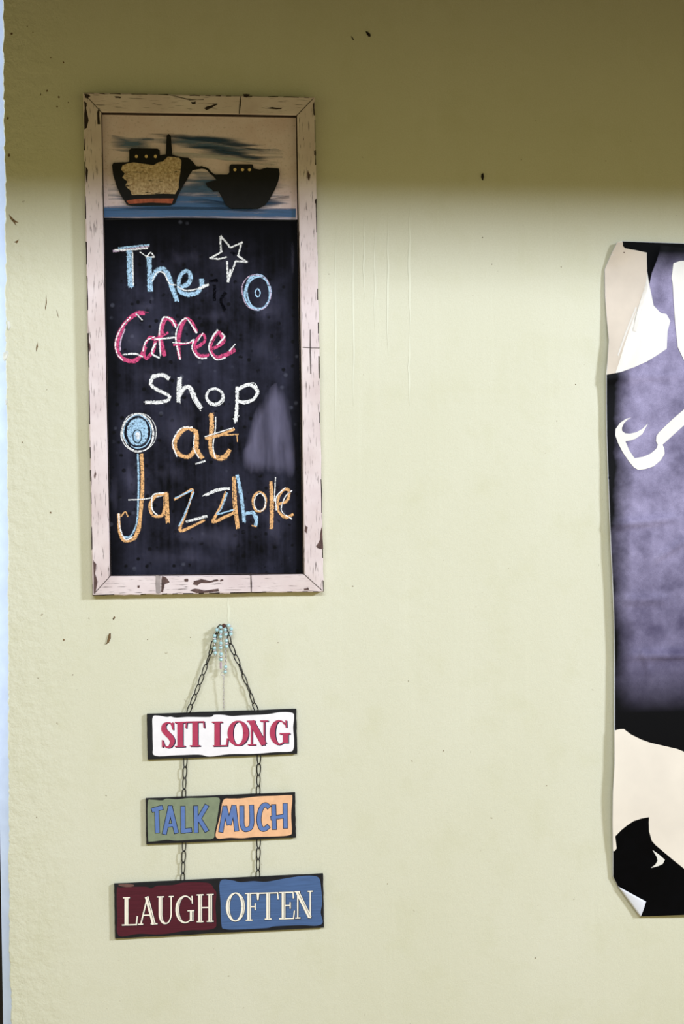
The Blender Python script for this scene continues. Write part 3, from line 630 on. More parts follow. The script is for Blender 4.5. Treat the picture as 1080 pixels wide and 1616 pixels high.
def serif(ch, x0, x1, y0, y1, T, t, sl=0.0):
    """strokes of a roman capital: list of (points, widths) in pixels, y grows down"""
    w, h = x1-x0, y1-y0
    X = lambda a, b: (x0+a*w, y0+b*h+(sl*(a*w)))
    S = []
    def st(a, b, c, d, wd): S.append(([X(a, b), X(c, d)], [wd, wd]))
    def sf(a, b, half): S.append(([(X(a, b)[0]-half, X(a, b)[1]), (X(a, b)[0]+half, X(a, b)[1]+sl*2*half)], [t, t]))
    e = t/2/h; q = T/2/w; s_ = T*0.5+max(1.6, T*0.45)
    if ch == 'I': st(.5, 0, .5, 1, T); sf(.5, e, s_); sf(.5, 1-e, s_)
    if ch == 'T': st(.5, 0, .5, 1, T); st(0, e, 1, e, t); sf(.5, 1-e, s_); st(.035, 0, .0, .26, t); st(.965, 0, 1, .26, t)
    if ch == 'L': st(.3, 0, .3, 1, T); sf(.3, e, s_); st(0.02, 1-e, .95, 1-e, t); st(.93, 1, 1, .68, t*1.15)
    if ch == 'E':
        st(.28, 0, .28, 1, T); st(0, e, .92, e, t); st(0, 1-e, .95, 1-e, t); st(.3, .5, .72, .5, t); st(.72, .38, .72, .62, t); st(.9, 0, .93, .24, t); st(.94, 1, 1, .7, t)
    if ch == 'F':
        st(.3, 0, .3, 1, T); st(0, e, .95, e, t); sf(.3, 1-e, s_); st(.3, .5, .78, .5, t); st(.78, .38, .78, .62, t); st(.94, 0, .98, .26, t)
    if ch == 'H':
        st(.22, 0, .22, 1, T); st(.78, 0, .78, 1, T); st(.2, .48, .8, .48, t)
        for a in (.22, .78): sf(a, e, s_); sf(a, 1-e, s_)
    if ch == 'N':
        st(.16, 0, .16, 1, t*1.15); st(.86, 0, .86, 1, t*1.15); st(.14, .02, .84, .97, T); sf(.14, e, s_*.8); sf(.17, 1-e, s_*.75); sf(.86, e, s_*.75)
    if ch == 'A':
        st(.5, .0, .13, 1, t*1.15); st(.45, 0, .84, 1, T); st(.26, .66, .68, .66, t); sf(.13, 1-e, s_*.75); sf(.85, 1-e, s_)
    if ch == 'U':
        S.append((smooth_pts([X(.24, 0), X(.24, .5), X(.25, .74), X(.36, .93), X(.55, .985), X(.72, .92), X(.83, .72), X(.84, .5), X(.84, 0)], 4),
                  [a[0] for a in smooth_pts([(T,), (T,), (T*.95,), (T*.7,), (t*1.1,), (t,), (t,), (t,), (t,)], 4)]))
        sf(.24, e, s_); sf(.84, e, s_*.7)
    if ch == 'O':
        n = 28; S.append(([X(.5+(.5-q*.8)*math.cos(2*math.pi*k/n), .5+(.5-e)*math.sin(2*math.pi*k/n)) for k in range(n+1)], [t+(T-t)*abs(math.cos(2*math.pi*k/n))**1.4 for k in range(n+1)]))
    if ch == 'G':
        n = 24; a0, a1 = -0.75, -5.35
        S.append(([X(.5+(.5-q*.7)*math.cos(a0+(a1-a0)*k/n), .5+(.5-e)*math.sin(a0+(a1-a0)*k/n)) for k in range(n+1)], [t+(T-t)*max(0, -math.cos(a0+(a1-a0)*k/n))**1.2 for k in range(n+1)]))
        st(.84, .56, .84, .93, T*.95); sf(.8, .56, s_); st(.86, .02, .88, .3, t)
    if ch == 'S':
        pts = [(.84, .22), (.72, .06), (.47, .025), (.22, .12), (.2, .3), (.45, .46), (.7, .6), (.82, .76), (.68, .93), (.44, .98), (.24, .92), (.12, .76)]
        wd = [t, t, t*1.2, T*.7, T*.95, T, T, T*.9, T*.6, t*1.2, t, t]
        qd = smooth_pts([X(*p)+(a,) for p, a in zip(pts, wd)], 5); S.append(([(a, b) for a, b, c in qd], [c for a, b, c in qd]))
        st(.86, .02, .87, .3, t); st(.1, .7, .1, .98, t)
    return S
def sans(ch, x0, x1, y0, y1, T, sl=0.0):
    w, h = x1-x0, y1-y0; X = lambda a, b: (x0+a*w, y0+b*h+sl*a*w); S = []
    def st(*p, wd=T): 
        pp = [X(*k) for k in p]; pp = smooth_pts(pp, 5) if len(pp) > 2 else pp
        S.append((pp, [wd]*len(pp)))
    i = T/2/w; j = T/2/h
    if ch == 'T': st((0, .12), (1, .02)); st((.45, .06), (.52, 1-j*.4))
    if ch == 'A': st((.5, 0), (i*.8, 1)); st((.46, 0), (1-i*.9, .97)); st((.25, .7), (.85, .66), wd=T*.75)
    if ch == 'L': st((.26, 0), (.28, 1)); st((.1, 1-j), (1, .97-j))
    if ch == 'K': st((.16, .02), (.2, 1)); st((.92, 0), (.28, .58)); st((.36, .46), (.92, .96))
    if ch == 'M': st((.3, .02), (.08, 1)); st((.28, .02), (.52, .72)); st((.52, .72), (.78, 0)); st((.78, 0), (.93, .97))
    if ch == 'U': st((.16, .02), (.17, .4), (.18, .75), (.32, .94), (.52, .95), (.72, .88), (.8, .7), (.8, .4), (.78, 0)); 
    if ch == 'C': st((.95, .14), (.7, .03), (.4, .1), (.2, .35), (.15, .65), (.32, .92), (.6, .96), (.92, .84))
    if ch == 'H': st((.16, .04), (.2, 1)); st((.84, 0), (.86, .96)); st((0, .56), (.86, .48), wd=T*.85)
    return S
def lettering(P, par, strokes, mat, z, grow=0.0, off=(0, 0), name='lettering', label=None):
    for letter in strokes:                                  # one object for each letter
        A = Art(P, z)
        for n, (pts, wd) in enumerate(letter):
            A.strip([(x+off[0], y+off[1]) for x, y in pts], [max(0.25, a+2*grow) for a in wd], ext=grow, sm=False, dz=n*2e-6)
        A.build(name, M[mat], par, label)
sl_ = -0.022*1.0
P1, b1 = sign_board([(232, 1127), (468, 1119), (469.5, 1190), (233, 1199)], 'top board reading SIT LONG in crimson on white')
patch(P1, b1, [(237, 92), (262, 86), (300, 92), (320, 90), (345, 95), (400, 92), (500, 92), (520, 82), (560, 82), (600, 88), (650, 85), (760, 80), (825, 70), (880, 73), (888, 95), (884, 140), (888, 200), (885, 240), (868, 252), (800, 254), (700, 262), (590, 263), (500, 274), (450, 265), (350, 268), (247, 270), (238, 230), (236, 150)], K5, 's_white')
S = []
for ch, a, b, c, d in (('S', 276, 338, 116, 234), ('I', 342, 384, 115, 231), ('T', 390, 474, 113, 229), ('L', 513, 582, 114, 228), ('O', 584, 676, 110, 225), ('N', 679, 762, 109, 223), ('G', 780, 862, 107, 221)):
    (xa, ya), (xb, yb) = K5((a, c)), K5((b, d)); S.append(serif(ch, xa, xb, ya, yb, 8.5, 1.9, -0.02))
lettering(P1, b1, S, 'l_navy', 0.0005, 0.25, (1.5, 0.9), 'letter_shadow'); lettering(P1, b1, S, 'l_red', 0.0007, 0.15, (0, 0), 'letter', 'crimson letter')
P2, b2 = sign_board([(230, 1260), (466, 1251), (467.5, 1322), (231, 1333)], 'middle board reading TALK MUCH on green and apricot patches')
patch(P2, b2, [(215, 480), (232, 473), (280, 476), (300, 468), (350, 471), (400, 465), (460, 465), (530, 462), (546, 472), (543, 500), (532, 570), (522, 620), (514, 652), (450, 655), (350, 661), (300, 658), (228, 666), (216, 655), (213, 560)], K5, 's_green')
patch(P2, b2, [(562, 475), (600, 468), (640, 467), (720, 458), (800, 455), (868, 452), (880, 462), (875, 540), (878, 615), (868, 636), (800, 642), (700, 645), (650, 650), (590, 648), (542, 653), (527, 640), (532, 606), (547, 550)], K5, 's_orange')
S = []
for ch, a, b, c, d in (('T', 233, 282, 507, 630), ('A', 283, 355, 503, 632), ('L', 362, 416, 504, 627), ('K', 424, 492, 500, 625), ('M', 544, 630, 502, 622), ('U', 636, 708, 500, 616), ('C', 718, 776, 494, 614), ('H', 782, 860, 492, 610)):
    (xa, ya), (xb, yb) = K5((a, c)), K5((b, d)); S.append(sans(ch, xa, xb, ya, yb, 6.3, -0.02))
lettering(P2, b2, S, 'l_dark', 0.0005, 0.9, (0, 0), 'letter_outline'); lettering(P2, b2, S, 'l_blue', 0.0007, -0.1, (0, 0), 'letter', 'blue letter')
P3, b3 = sign_board([(180, 1395), (510, 1379.5), (512, 1464), (181.5, 1482)], 'wide bottom board reading LAUGH OFTEN on maroon and blue patches')
patch(P3, b3, [(72, 272), (92, 264), (200, 261), (230, 268), (260, 256), (330, 253), (380, 241), (450, 240), (500, 246), (518, 270), (530, 290), (526, 350), (530, 420), (524, 450), (480, 460), (400, 462), (280, 480), (170, 478), (80, 487), (73, 400)], K6, 's_maroon')
patch(P3, b3, [(80, 250), (110, 248), (145, 250), (150, 258), (120, 263), (85, 257)], K6, 's_brown')
patch(P3, b3, [(547, 237), (600, 231), (640, 240), (700, 235), (760, 238), (850, 222), (930, 211), (985, 212), (1006, 226), (1012, 260), (1018, 330), (1011, 380), (1020, 425), (992, 440), (920, 438), (800, 443), (760, 451), (620, 458), (570, 455), (554, 440), (550, 340)], K6, 's_blue')
S = []; I_ = []
for ch, a, b, c, d in (('L', 94, 166, 310, 440), ('A', 170, 256, 308, 437), ('U', 253, 335, 306, 433), ('G', 344, 430, 303, 430), ('H', 437, 520, 297, 425), ('O', 576, 660, 289, 422), ('F', 663, 722, 290, 418), ('T', 722, 815, 289, 414), ('E', 820, 890, 286, 411), ('N', 892, 974, 282, 408)):
    (xa, ya), (xb, yb) = K6((a, c)), K6((b, d)); q_ = serif(ch, xa, xb, ya, yb, 5.6, 1.7, -0.03); S.append(q_)
    for pts, wd in q_:
        if max(wd) > 4:
            I_.append((pts, [0.7 if x > 4 else 0.0 for x in wd]))
lettering(P3, b3, S, 'l_dark', 0.0005, 0.7, (0.3, 0.3), 'letter_outline'); lettering(P3, b3, S, 'l_cream', 0.0007, 0.1, (0, 0), 'letter', 'cream letter')
for n, (pts, wd) in enumerate(I_):
    k = [i for i, x in enumerate(wd) if x > 0]
    if len(k) < 2: continue
    runs = []; cur = [k[0]]
    for i in k[1:]:
        if i == cur[-1]+1: cur.append(i)
        else: runs.append(cur); cur = [i]
    runs.append(cur)
    for r_ in runs:
        if len(r_) > 1:
            A = Art(P3, 0.0009); A.strip([(pts[i][0]+0.9, pts[i][1]) for i in r_], 0.6, sm=False, ext=-1.0 if len(r_) == 2 else 0); A.build('letter_inline', M['l_dark'], b3)

# chain links
def link_mesh(length, wa, wb, r=0.00095, n=20, k=6):
    """pear shaped wire link, long axis Y, lying in the XY plane"""
    c = []
    for i in range(n):
        a = 2*math.pi*i/n; y = math.sin(a); wdt = (wa+(wb-wa)*(y*0.5+0.5))/2
        c.append(Vector((wdt*math.copysign(abs(math.cos(a))**0.75, math.cos(a)), length/2*math.copysign(abs(y)**0.9, y), 0)))
    v = []; f = []
    for i in range(n):
        tn = (c[(i+1) % n]-c[i-1]).normalized(); nr = Vector((tn.y, -tn.x, 0))
        for j in range(k):
            b = 2*math.pi*j/k; v.append(c[i]+nr*(r*math.cos(b))+Vector((0, 0, r*math.sin(b))))
    for i in range(n):
        for j in range(k): f.append((i*k+j, ((i+1) % n)*k+j, ((i+1) % n)*k+(j+1) % k, i*k+(j+1) % k))
    me = bpy.data.meshes.new('chain_link'); me.from_pydata([tuple(p) for p in v], [], f); me.materials.append(M['chain'])
    for p in me.polygons: p.use_smooth = True
    return me
LM = link_mesh(0.0168, 0.0050, 0.0068)
def put_link(p0, p1, depth, twist):
    a = unproj(*p0, (0, -depth, 0), Vector((0, -1, 0))); b = unproj(*p1, (0, -depth, 0), Vector((0, -1, 0)))
    y = (a-b).normalized(); zz = Vector((0, -1, 0)); x = y.cross(zz).normalized()
    x2 = x*math.cos(twist)+zz*math.sin(twist); z2 = x2.cross(y)
    c = (a+b)/2; s = (a-b).length/0.0168*1.06
    m = Matrix.Identity(4)
    for i in range(3): m[i][0] = x2[i]; m[i][1] = y[i]*s; m[i][2] = z2[i]; m[i][3] = c[i]
    o = bpy.data.objects.new('chain_link', LM); COL.objects.link(o); o.parent = sign; o.matrix_local = inv @ m
KL = lambda p: (260+p[0]*0.15741, 1000+p[1]*0.15741)
left = [(560, -85), (520, 0), (492, 75), (472, 150), (452, 215), (418, 312), (382, 412), (346, 510), (308, 610), (266, 712), (232, 800)]
right = [(590, -85), (622, -30), (640, 20), (658, 105), (703, 212), (748, 306), (782, 405), (824, 508), (862, 600), (892, 698), (930, 785)]
tw = [0.6, 1.0, -0.3, 0.75, 1.2, 0.5, 0.35, 0.5, 0.4, 0.3]
for i in range(10): put_link(KL(left[i]), KL(left[i+1]), 0.0098-0.0002*i, tw[i])
tw = [0.6, 0.9, 0.7, 0.15, 0.45, 1.25, 0.7, 1.2, 0.8, 0.15]
for i in range(10): put_link(KL(right[i]), KL(right[i+1]), 0.0098-0.0002*i, tw[i])
for (xa, ya), (xb, yb) in (((293, 1193), (290, 1263)), ((409, 1188), (407.5, 1258)), ((291, 1326), (288, 1396)), ((408.5, 1321), (407, 1391))):
    for i in range(4):
        put_link((xa+(xb-xa)*i/4, ya+(yb-ya)*i/4), (xa+(xb-xa)*(i+1)/4, ya+(yb-ya)*(i+1)/4), 0.0062, (0.45, -0.25, 0.6, -0.35)[i])

# ------------------------------------------------------------------ beaded strand on the nail
bs = empty('beaded_necklace', Matrix.Translation((npos.x, 0, npos.z)))
tag(bs, 'turquoise glass bead strand with silver spacers looped over the nail', 'necklace')
def uvs(rx, rz, n=12, m_=8):
    pr = [(max(1e-5, rx*math.sin(math.pi*i/m_)), -rz*math.cos(math.pi*i/m_)) for i in range(m_+1)]
    v, f = lathe(pr, n); me = bpy.data.meshes.new('bead'); me.from_pydata(v, [], f)
    for p in me.polygons: p.use_smooth = True
    return me
BM_ = uvs(0.0029, 0.0029); BM_.materials.append(M['bead'])
def spacer():
    v, f = lathe([(0.0012, -0.0014), (0.0026, -0.0010), (0.0029, 0), (0.0026, 0.0010), (0.0012, 0.0014)], 12)
    me = bpy.data.meshes.new('spacer'); me.from_pydata(v, [], f); me.materials.append(M['silver']); return me
SPM = spacer(); SB = uvs(0.0012, 0.0012, 8, 6); SB.materials.append(M['silver'])
KR = lambda p: (310+p[0]*0.10514, 960+p[1]*0.10514)
def put(me, name, p, depth, rot=0.0):
    c = unproj(*KR(p), (0, -depth, 0), Vector((0, -1, 0))); o = bpy.data.objects.new(name, me); COL.objects.link(o)
    o.parent = bs; o.location = c-Vector((npos.x, 0, npos.z)); o.rotation_euler = (0, rot, 0); return o
D = 0.0135
for a, b in (((272, 414), (277, 492)), ((270, 598), (282, 670)), ((366, 352), (361, 428)), ((365, 524), (364, 592)), ((371, 688), (368, 768)), ((433, 322), (441, 394)), ((449, 486), (453, 574)), ((523, 311), (519, 386)), ((439, 880), (433, 954))):
    put(BM_, 'bead', a, D); put(BM_, 'bead', b, D)
    put(SPM, 'spacer', ((a[0]+b[0])/2, (a[1]+b[1])/2), D, -0.1)
for p in ((305, 325), (362, 285), (480, 256)): put(BM_, 'bead', p, D+0.001)
for p in ((283, 362), (330, 300), (448, 250), (518, 262), (272, 535), (275, 548), (372, 460), (368, 480), (364, 640), (440, 440), (444, 455), (285, 705), (515, 415), (338, 325), (460, 275), (412, 300)):
    put(SB, 'silver_bead', p, D)
tv, tf = lathe([(0.0012, -0.005), (0.0017, -0.0046), (0.0017, 0.0046), (0.0012, 0.005)], 10)
tm = bpy.data.meshes.new('tube_bead'); tm.from_pydata(tv, [], tf); tm.materials.append(M['lilac']); put(tm, 'tube_bead', (367, 858), D)
def tube(name, pts, r, mat, parent, off, k=6):
    v = []; f = []
    for i, p in enumerate(pts):
        t = (pts[min(i+1, len(pts)-1)]-pts[max(i-1, 0)]).normalized(); a = t.cross(Vector((0, 1, 0.01))).normalized(); b = t.cross(a)
        for j in range(k): v.append(p-off+a*(r*math.cos(6.2832*j/k))+b*(r*math.sin(6.2832*j/k)))
    for i in range(len(pts)-1):
        for j in range(k): f.append((i*k+j, i*k+(j+1) % k, (i+1)*k+(j+1) % k, (i+1)*k+j))
    return pyd(name, v, f, M[mat], parent, None, True)
off = Vector((npos.x, 0, npos.z)); UP = lambda p, d=D: unproj(*KR(p), (0, -d, 0), Vector((0, -1, 0)))
tube('strand', [UP(p) for p in smooth_pts([(282, 700), (272, 600), (272, 420), (305, 325), (362, 285), (415, 262)], 5)], 0.0004, 'silver', bs, off)
tube('strand', [UP(p) for p in smooth_pts([(415, 262), (365, 350), (363, 430), (365, 560), (370, 730), (366, 910)], 5)], 0.0004, 'silver', bs, off)
tube('strand', [UP(p) for p in smooth_pts([(415, 262), (434, 330), (445, 420), (452, 570), (442, 660), (441, 880)], 5)], 0.0004, 'silver', bs, off)
tube('strand', [UP(p) for p in smooth_pts([(415, 262), (470, 250), (520, 300), (520, 390), (490, 440), (450, 470)], 5)], 0.0004, 'silver', bs, off)
tube('clasp_ring', [UP((395+28*math.cos(a*0.5236), 985+28*math.sin(a*0.5236))) for a in range(13)], 0.0005, 'silver', bs, off)
FL = link_mesh(0.0042, 0.0018, 0.0020, 0.00035, 10, 5); FL.materials.clear(); FL.materials.append(M['silver'])
for i in range(17):
    y = 1030+i*29.5; o = put(FL, 'fine_chain_link', (410+3*math.sin(i), y), D-0.0003*i)
    o.rotation_euler = (math.pi/2, 0, 0) if i % 2 == 0 else (math.pi/2, 0, 1.2)
for i in range(8):
    put(FL, 'fine_chain_link', (442, 620+i*30), D).rotation_euler = (math.pi/2, 0, 0.9*(i % 2))

# ------------------------------------------------------------------ poster
PP = Plane([(968, 384), (1480, 384), (1480, 1446), (968, 1446)], -0.018)
PP.u = Vector((1, 0, 0)); PP.v = Vector((0, 0, 1)); PP.w = Vector((0, -1, 0))
poster = empty('poster', Matrix.Translation((PP.c.x, 0, PP.c.z)))
tag(poster, 'large curling black, purple and white printed poster pinned on the wall', 'poster')
K7 = lambda p: (920+p[0]*0.27211, 360+p[1]*0.27211)
K8 = lambda p: (920+p[0]*0.29685, 1000+p[1]*0.29685)
ledge = [(982, 380.5), (974, 383), (965, 401), (954.5, 425), (955, 469), (958, 507), (961, 537), (959, 567), (957, 591), (957, 632), (957.5, 686), (960, 755), (963, 837), (966, 899), (969, 973), (970, 1047), (970, 1150), (970, 1208), (967.5, 1252), (967, 1297), (967.5, 1341), (967.5, 1383), (975, 1398), (1010.5, 1446.5)]
def pxy(px, py):
    q = PP.loc(px, py); return q.x, q.y
def sstep(a, b, x):
    t = min(1, max(0, (x-a)/(b-a))); return t*t*(3-2*t)
def depth(px, py):
    """how far the paper stands off the wall (m) over the picture's own surface, described in poster coordinates"""
    x = px-960; y = py-380
    d = 0.0135+0.0025*math.sin(y/170+0.5)+0.0015*math.sin(y/61+x/90)
    d += 0.006*sstep(250, 700, y)*sstep(1065, 850, y)
    d -= 0.008*sstep(860, 1066, y)*sstep(140, 0, x)
    d -= 0.004*sstep(80, 0, y)
    # fold in the upper corner: a ridge running down to the left edge
    rx = 1026-(py-440)*0.36
    if py < 640:
        k = sstep(640, 560, py)*sstep(380, 430, py)
        s = (px-rx)
        d += k*(0.006-0.017*sstep(6, -66, s)+0.0026*math.exp(-(s/4.0)**2)-0.0018*math.exp(-((s-12)/5.0)**2)+0.0014*math.exp(-((s-27)/6.0)**2)-0.0045*sstep(0, 120, s))
    # sideways creases
    for cx, cy, wdt, amp, sl in ((1015, 826, 42, .0034, -.10), (1062, 868, 22, .0026, -.6), (1018, 949, 30, .0024, -.02), (1075, 1036, 64, .0048, -.02), (1000, 598, 60, .0012, -.05), (1020, 1048, 6, .002, 3.0)):
        u = (px-cx); s = (py-cy-sl*u)
        if abs(u) < wdt*1.6:
            d += amp*2.4*(math.exp(-(s/9.0)**2) if s < 0 else math.exp(-s/2.5))*sstep(wdt*1.6, wdt*.6, abs(u))
    d += 0.0009*math.sin(px/23+py/37)*math.sin(py/29-px/41)*sstep(560, 700, py)*sstep(1120, 1000, py)
    return max(0.0025, d*0.78)
PXR = 1490
def left_at(py):
    if py <= ledge[0][1]: return ledge[0][0]
    for (xa, ya), (xb, yb) in zip(ledge, ledge[1:]):
        if ya <= py <= yb: return xa+(xb-xa)*(py-ya)/max(1e-6, yb-ya)
    return ledge[-1][0]
def top_at(px): return 380.5+(px-982)*0.035
def bot_at(px): return 1446.5-(px-1010)*0.036
def P3D(px, py, lift=0.0):
    d = depth(px, py); q = unproj(px, py, (0, -d, 0), Vector((0, -1, 0)))
    return (q.x-PP.c.x, -d-lift, q.z-PP.c.z)
def clip_grid(pts, lift, name, mat, label=None, cell=5.0, parent=None, thick=False):
    """fill a print outline with a fine mesh that follows the paper"""
    bm = bmesh.new(); vs = [bm.verts.new((x, y, 0)) for x, y in pts]
    f = bm.faces.new(vs)
    xs = [p[0] for p in pts]; ys = [p[1] for p in pts]
    def cuts(lo, hi, co, no, step):
        c = math.ceil(lo/step)*step
        while c < hi:
            bmesh.ops.bisect_plane(bm, geom=bm.verts[:]+bm.edges[:]+bm.faces[:], plane_co=tuple(c if k == co else 0 for k in range(3)), plane_no=tuple(1 if k == co else 0 for k in range(3)))
            c += step
    cuts(min(xs), min(max(xs), 1100), 0, 0, cell); cuts(max(min(xs), 1100), max(xs), 0, 0, cell*6)
    cuts(min(ys), max(ys), 1, 1, cell)
    bmesh.ops.triangulate(bm, faces=bm.faces[:])
    for v in bm.verts: v.co = P3D(v.co.x, v.co.y, lift)
    bmesh.ops.recalc_face_normals(bm, faces=bm.faces[:])
    if sum(g.normal.y*g.calc_area() for g in bm.faces) > 0: bmesh.ops.reverse_faces(bm, faces=bm.faces[:])
    me = bpy.data.meshes.new(name); bm.to_mesh(me); bm.free()
    for p in me.polygons: p.use_smooth = True
    o = link(name, me, M[mat], parent or poster)
    if label: o['label'] = label
    if thick:
        md = o.modifiers.new('thickness', 'SOLIDIFY'); md.thickness = 0.0004; md.offset = -1
    return o
def photo_print():
    k = N('purple_photo_print', 0.5, 0.1); v = k.obj()
    xyz = k.n('ShaderNodeSeparateXYZ', [v]); X, Z = xyz.outputs[0], xyz.outputs[2]
    ox = PP.loc(957, 900).x
    big = k.noise(v, 9, 4, 0.6); fine = k.noise(v, 700, 2, 0.6); mid = k.noise(v, 30, 4, 0.6)
    zl = lambda py: PP.loc(1020, py).y
    fx = k.ramp(k.math('ADD', X, k.math('MULTIPLY', k.math('SUBTRACT', big, 0.5), 0.05)), ox+0.014, ox+0.046)
    fb = k.ramp(Z, zl(1125), zl(1040)); ft = k.ramp(Z, zl(395), zl(440))
    fac = k.math('MULTIPLY', k.math('MULTIPLY', fx, fb), ft)
    tone = k.math('ADD', k.math('MULTIPLY', k.ramp(big, 0.25, 0.75), 0.5), k.math('MULTIPLY', k.ramp(mid, 0.3, 0.7), 0.5))
    c = k.mix(tone, sr(64, 58, 84), sr(178, 170, 204))
    # tone drops lower down
    c = k.mix(k.math('MULTIPLY', k.ramp(Z, zl(840), zl(1060)), 0.55), c, sr(62, 56, 84))
    c = k.mix(k.math('MULTIPLY', k.ramp(fine, 0.4, 0.7), 0.25), c, sr(60, 54, 84))
    k.col(k.mix(fac, sr(3, 3, 6), c)); return k.m
M['photo'] = photo_print()
M['p_black'] = flat('black_print', sr(3, 3, 5), 0.5, 0.3, 40, 0.06)
M['p_white'] = flat('white_print', sr(230, 226, 218), 0.45, 0.03, 20)
M['p_cream'] = flat('cream_print', sr(230, 220, 206), 0.45, 0.04, 12)
M['p_back'] = flat('paper_back', sr(228, 230, 240), 0.7, 0.02, 12)
sheet_out = [(x, y) for x, y in ledge]+[(PXR, bot_at(PXR)), (PXR, top_at(PXR))]
sh = clip_grid(sheet_out, 0.0, 'paper_sheet', 'p_back', 'white paper sheet', thick=True)
clip_grid([(x+0.9, y-(1.2 if y > 1390 else 0)) for x, y in ledge[1:]]+[(PXR-1, bot_at(PXR)-1), (PXR-1, top_at(PXR)+1), (984, top_at(984)+0.6)], 0.0007, 'photo_print', 'photo', 'purple and black photographic print')
L = lambda a, b: [p for p in ledge if a <= p[1] <= b]
clip_grid([K7(p) for p in [(226, 76), (230, 104), (243, 119), (300, 128), (370, 143), (372, 250), (385, 330), (398, 390), (410, 450), (450, 492), (485, 500), (507, 540), (490, 600), (486, 700), (430, 738), (370, 775), (300, 806), (220, 835), (135, 851)]]+[p for p in reversed(ledge) if 382 < p[1] < 590], 0.0015, 'print_shape', 'p_white', 'creased off-white shape in upper corner', 5.0)
M['p_fold_shade'] = flat('cream_print_fold_shade', sr(212, 198, 182), 0.45, 0.07, 14)  # tan paper tone, darkened further to paint in the shade of the fold
clip_grid([(982.5, 382), (983, 388.5), (986, 392), (1001, 395), (1020, 399), (1021, 430), (1019, 452), (1008, 482), (996, 512), (986, 542), (977, 572), (971, 589), (958, 591)]+[p for p in reversed(ledge) if 382 < p[1] < 590], 0.0019, 'print_shape', 'p_fold_shade', 'discoloured cream strip with painted fold shade along the creased corner', 5.0)
M['p_crease_glint'] = flat('crease_highlight_print', sr(222, 216, 208), 0.45, 0.04, 14)  # pale slivers paint the light caught along the creases
clip_grid([(1019, 446), (1022, 452), (1012, 490), (1004, 524), (999, 522), (1006, 490)], 0.0021, 'print_shape', 'p_crease_glint', None, 5.0)
clip_grid([(1003, 484), (1005, 486), (990, 524), (976, 562), (974, 561), (986, 526)], 0.0023, 'print_shape', 'p_crease_glint', None, 5.0)
clip_grid([K7((246, 80)), (1080, 384.8), (PXR, top_at(PXR)+0.8), (PXR, 396), (1080, 391)]+[K7(p) for p in [(500, 106), (452, 98), (440, 150), (428, 190), (400, 260), (386, 326), (373, 250), (371, 143), (300, 126), (245, 117), (237, 106)]], 0.0013, 'print_shape', 'p_black')
clip_grid([K7(p) for p in [(588, 190), (560, 192), (525, 205), (514, 290), (520, 320), (525, 400), (530, 480), (536, 560), (550, 690), (588, 770)]]+[(1110, 590), (1190, 610), (1270, 560), (1240, 450), (1150, 405)], 0.0015, 'print_shape', 'p_white')
clip_grid([K7(p) for p in [(280, 1099), (250, 1106), (215, 1130), (190, 1165), (187, 1200), (205, 1250), (232, 1302), (268, 1355), (296, 1388), (320, 1402), (360, 1398), (410, 1382), (452, 1346), (474, 1308), (472, 1280), (462, 1256), (500, 1222), (588, 1142)]]+[(1130, 617), (1120, 600)]+[K7(p) for p in [(588, 1050), (520, 1108), (440, 1185), (426, 1208), (424, 1235), (434, 1256), (425, 1280), (392, 1308), (350, 1326), (300, 1335), (270, 1292), (246, 1236), (275, 1232), (305, 1222), (345, 1194), (378, 1132), (345, 1164), (310, 1184), (272, 1192), (245, 1190), (227, 1176), (226, 1158), (238, 1132), (258, 1112)]], 0.0015, 'print_shape', 'p_white', 'white hook shaped outline')
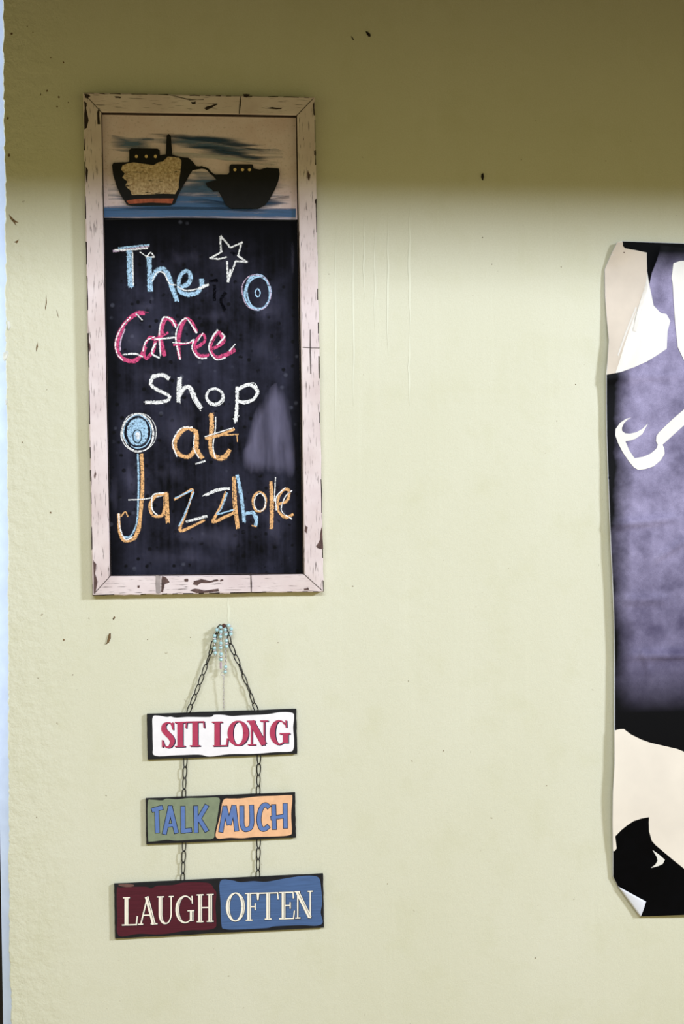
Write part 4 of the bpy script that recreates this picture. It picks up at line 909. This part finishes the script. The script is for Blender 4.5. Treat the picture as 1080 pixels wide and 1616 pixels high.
clip_grid([K8(p) for p in [(168, 514), (195, 507), (217, 506), (255, 535), (310, 562), (360, 580), (430, 596), (500, 612), (540, 628)]]+[(1200, 1225), (1330, 1260), (1340, 1330), (1230, 1400), (1130, 1400)]+[K8(p) for p in [(540, 1250), (490, 1210), (430, 1160), (385, 1122), (366, 1100), (352, 1050), (350, 1000), (352, 974), (310, 982), (270, 995), (235, 1018), (205, 1042), (172, 1076), (176, 1110), (179, 1140), (170, 1154), (162, 1154)]]+[p for p in reversed(ledge) if 1153 < p[1] < 1342], 0.0015, 'print_shape', 'p_cream', 'large cream shape in lower half')
clip_grid([K8(p) for p in [(162, 1157), (172, 1158), (182, 1142), (178, 1110), (174, 1078), (207, 1043), (236, 1020), (271, 997), (310, 984), (350, 976), (348, 1000), (350, 1050), (364, 1102), (384, 1125), (428, 1162), (488, 1212), (540, 1253)]]+[(1130, 1403), (1230, 1403), (1342, 1333), (PXR, 1300), (PXR, bot_at(PXR)-0.5), (1080, 1443.6), (1011.5, 1446)]+[(975.3, 1398), (968, 1383)], 0.0013, 'print_shape', 'p_black')
clip_grid([K8(p) for p in [(369, 1148), (400, 1170), (435, 1200), (424, 1222), (400, 1234), (360, 1244), (384, 1226), (396, 1206), (392, 1186), (380, 1166)]], 0.0020, 'print_shape', 'p_white', 'small white leaf shape')
# corner turned over towards the room
f0, f1, f2 = (975, 1398), (1018, 1421), (1010.5, 1446.5)
v = []
nn = 8
for i in range(nn+1):
    for j in range(nn+1-i):
        a, b = i/nn, j/nn; c = 1-a-b
        px = f0[0]*c+f1[0]*a+f2[0]*b; py = f0[1]*c+f1[1]*a+f2[1]*b
        v.append(P3D(px, py, 0.0025+0.006*a*(1.6-a)))
idx = lambda i, j: sum(nn+1-q for q in range(i))+j
f = []
for i in range(nn):
    for j in range(nn-i):
        f.append((idx(i, j), idx(i+1, j), idx(i, j+1)))
        if j < nn-i-1: f.append((idx(i+1, j), idx(i+1, j+1), idx(i, j+1)))
fo = pyd('folded_corner', v, f, M['p_back'], poster, None, True); fo['label'] = 'white back of the turned-over corner'
md = fo.modifiers.new('thickness', 'SOLIDIFY'); md.thickness = 0.0003
# dark pin in the upper corner
pv, pf = lathe([(0.0006, -0.004), (0.0008, 0.0002), (0.0022, 0.0004), (0.0020, 0.0012), (0.0008, 0.0015)], 10)
q = P3D(985, 398); pyd('pin', pv, pf, M['nail'], poster, Matrix.Translation((q[0], q[1]-0.0004, q[2])) @ WM, True)
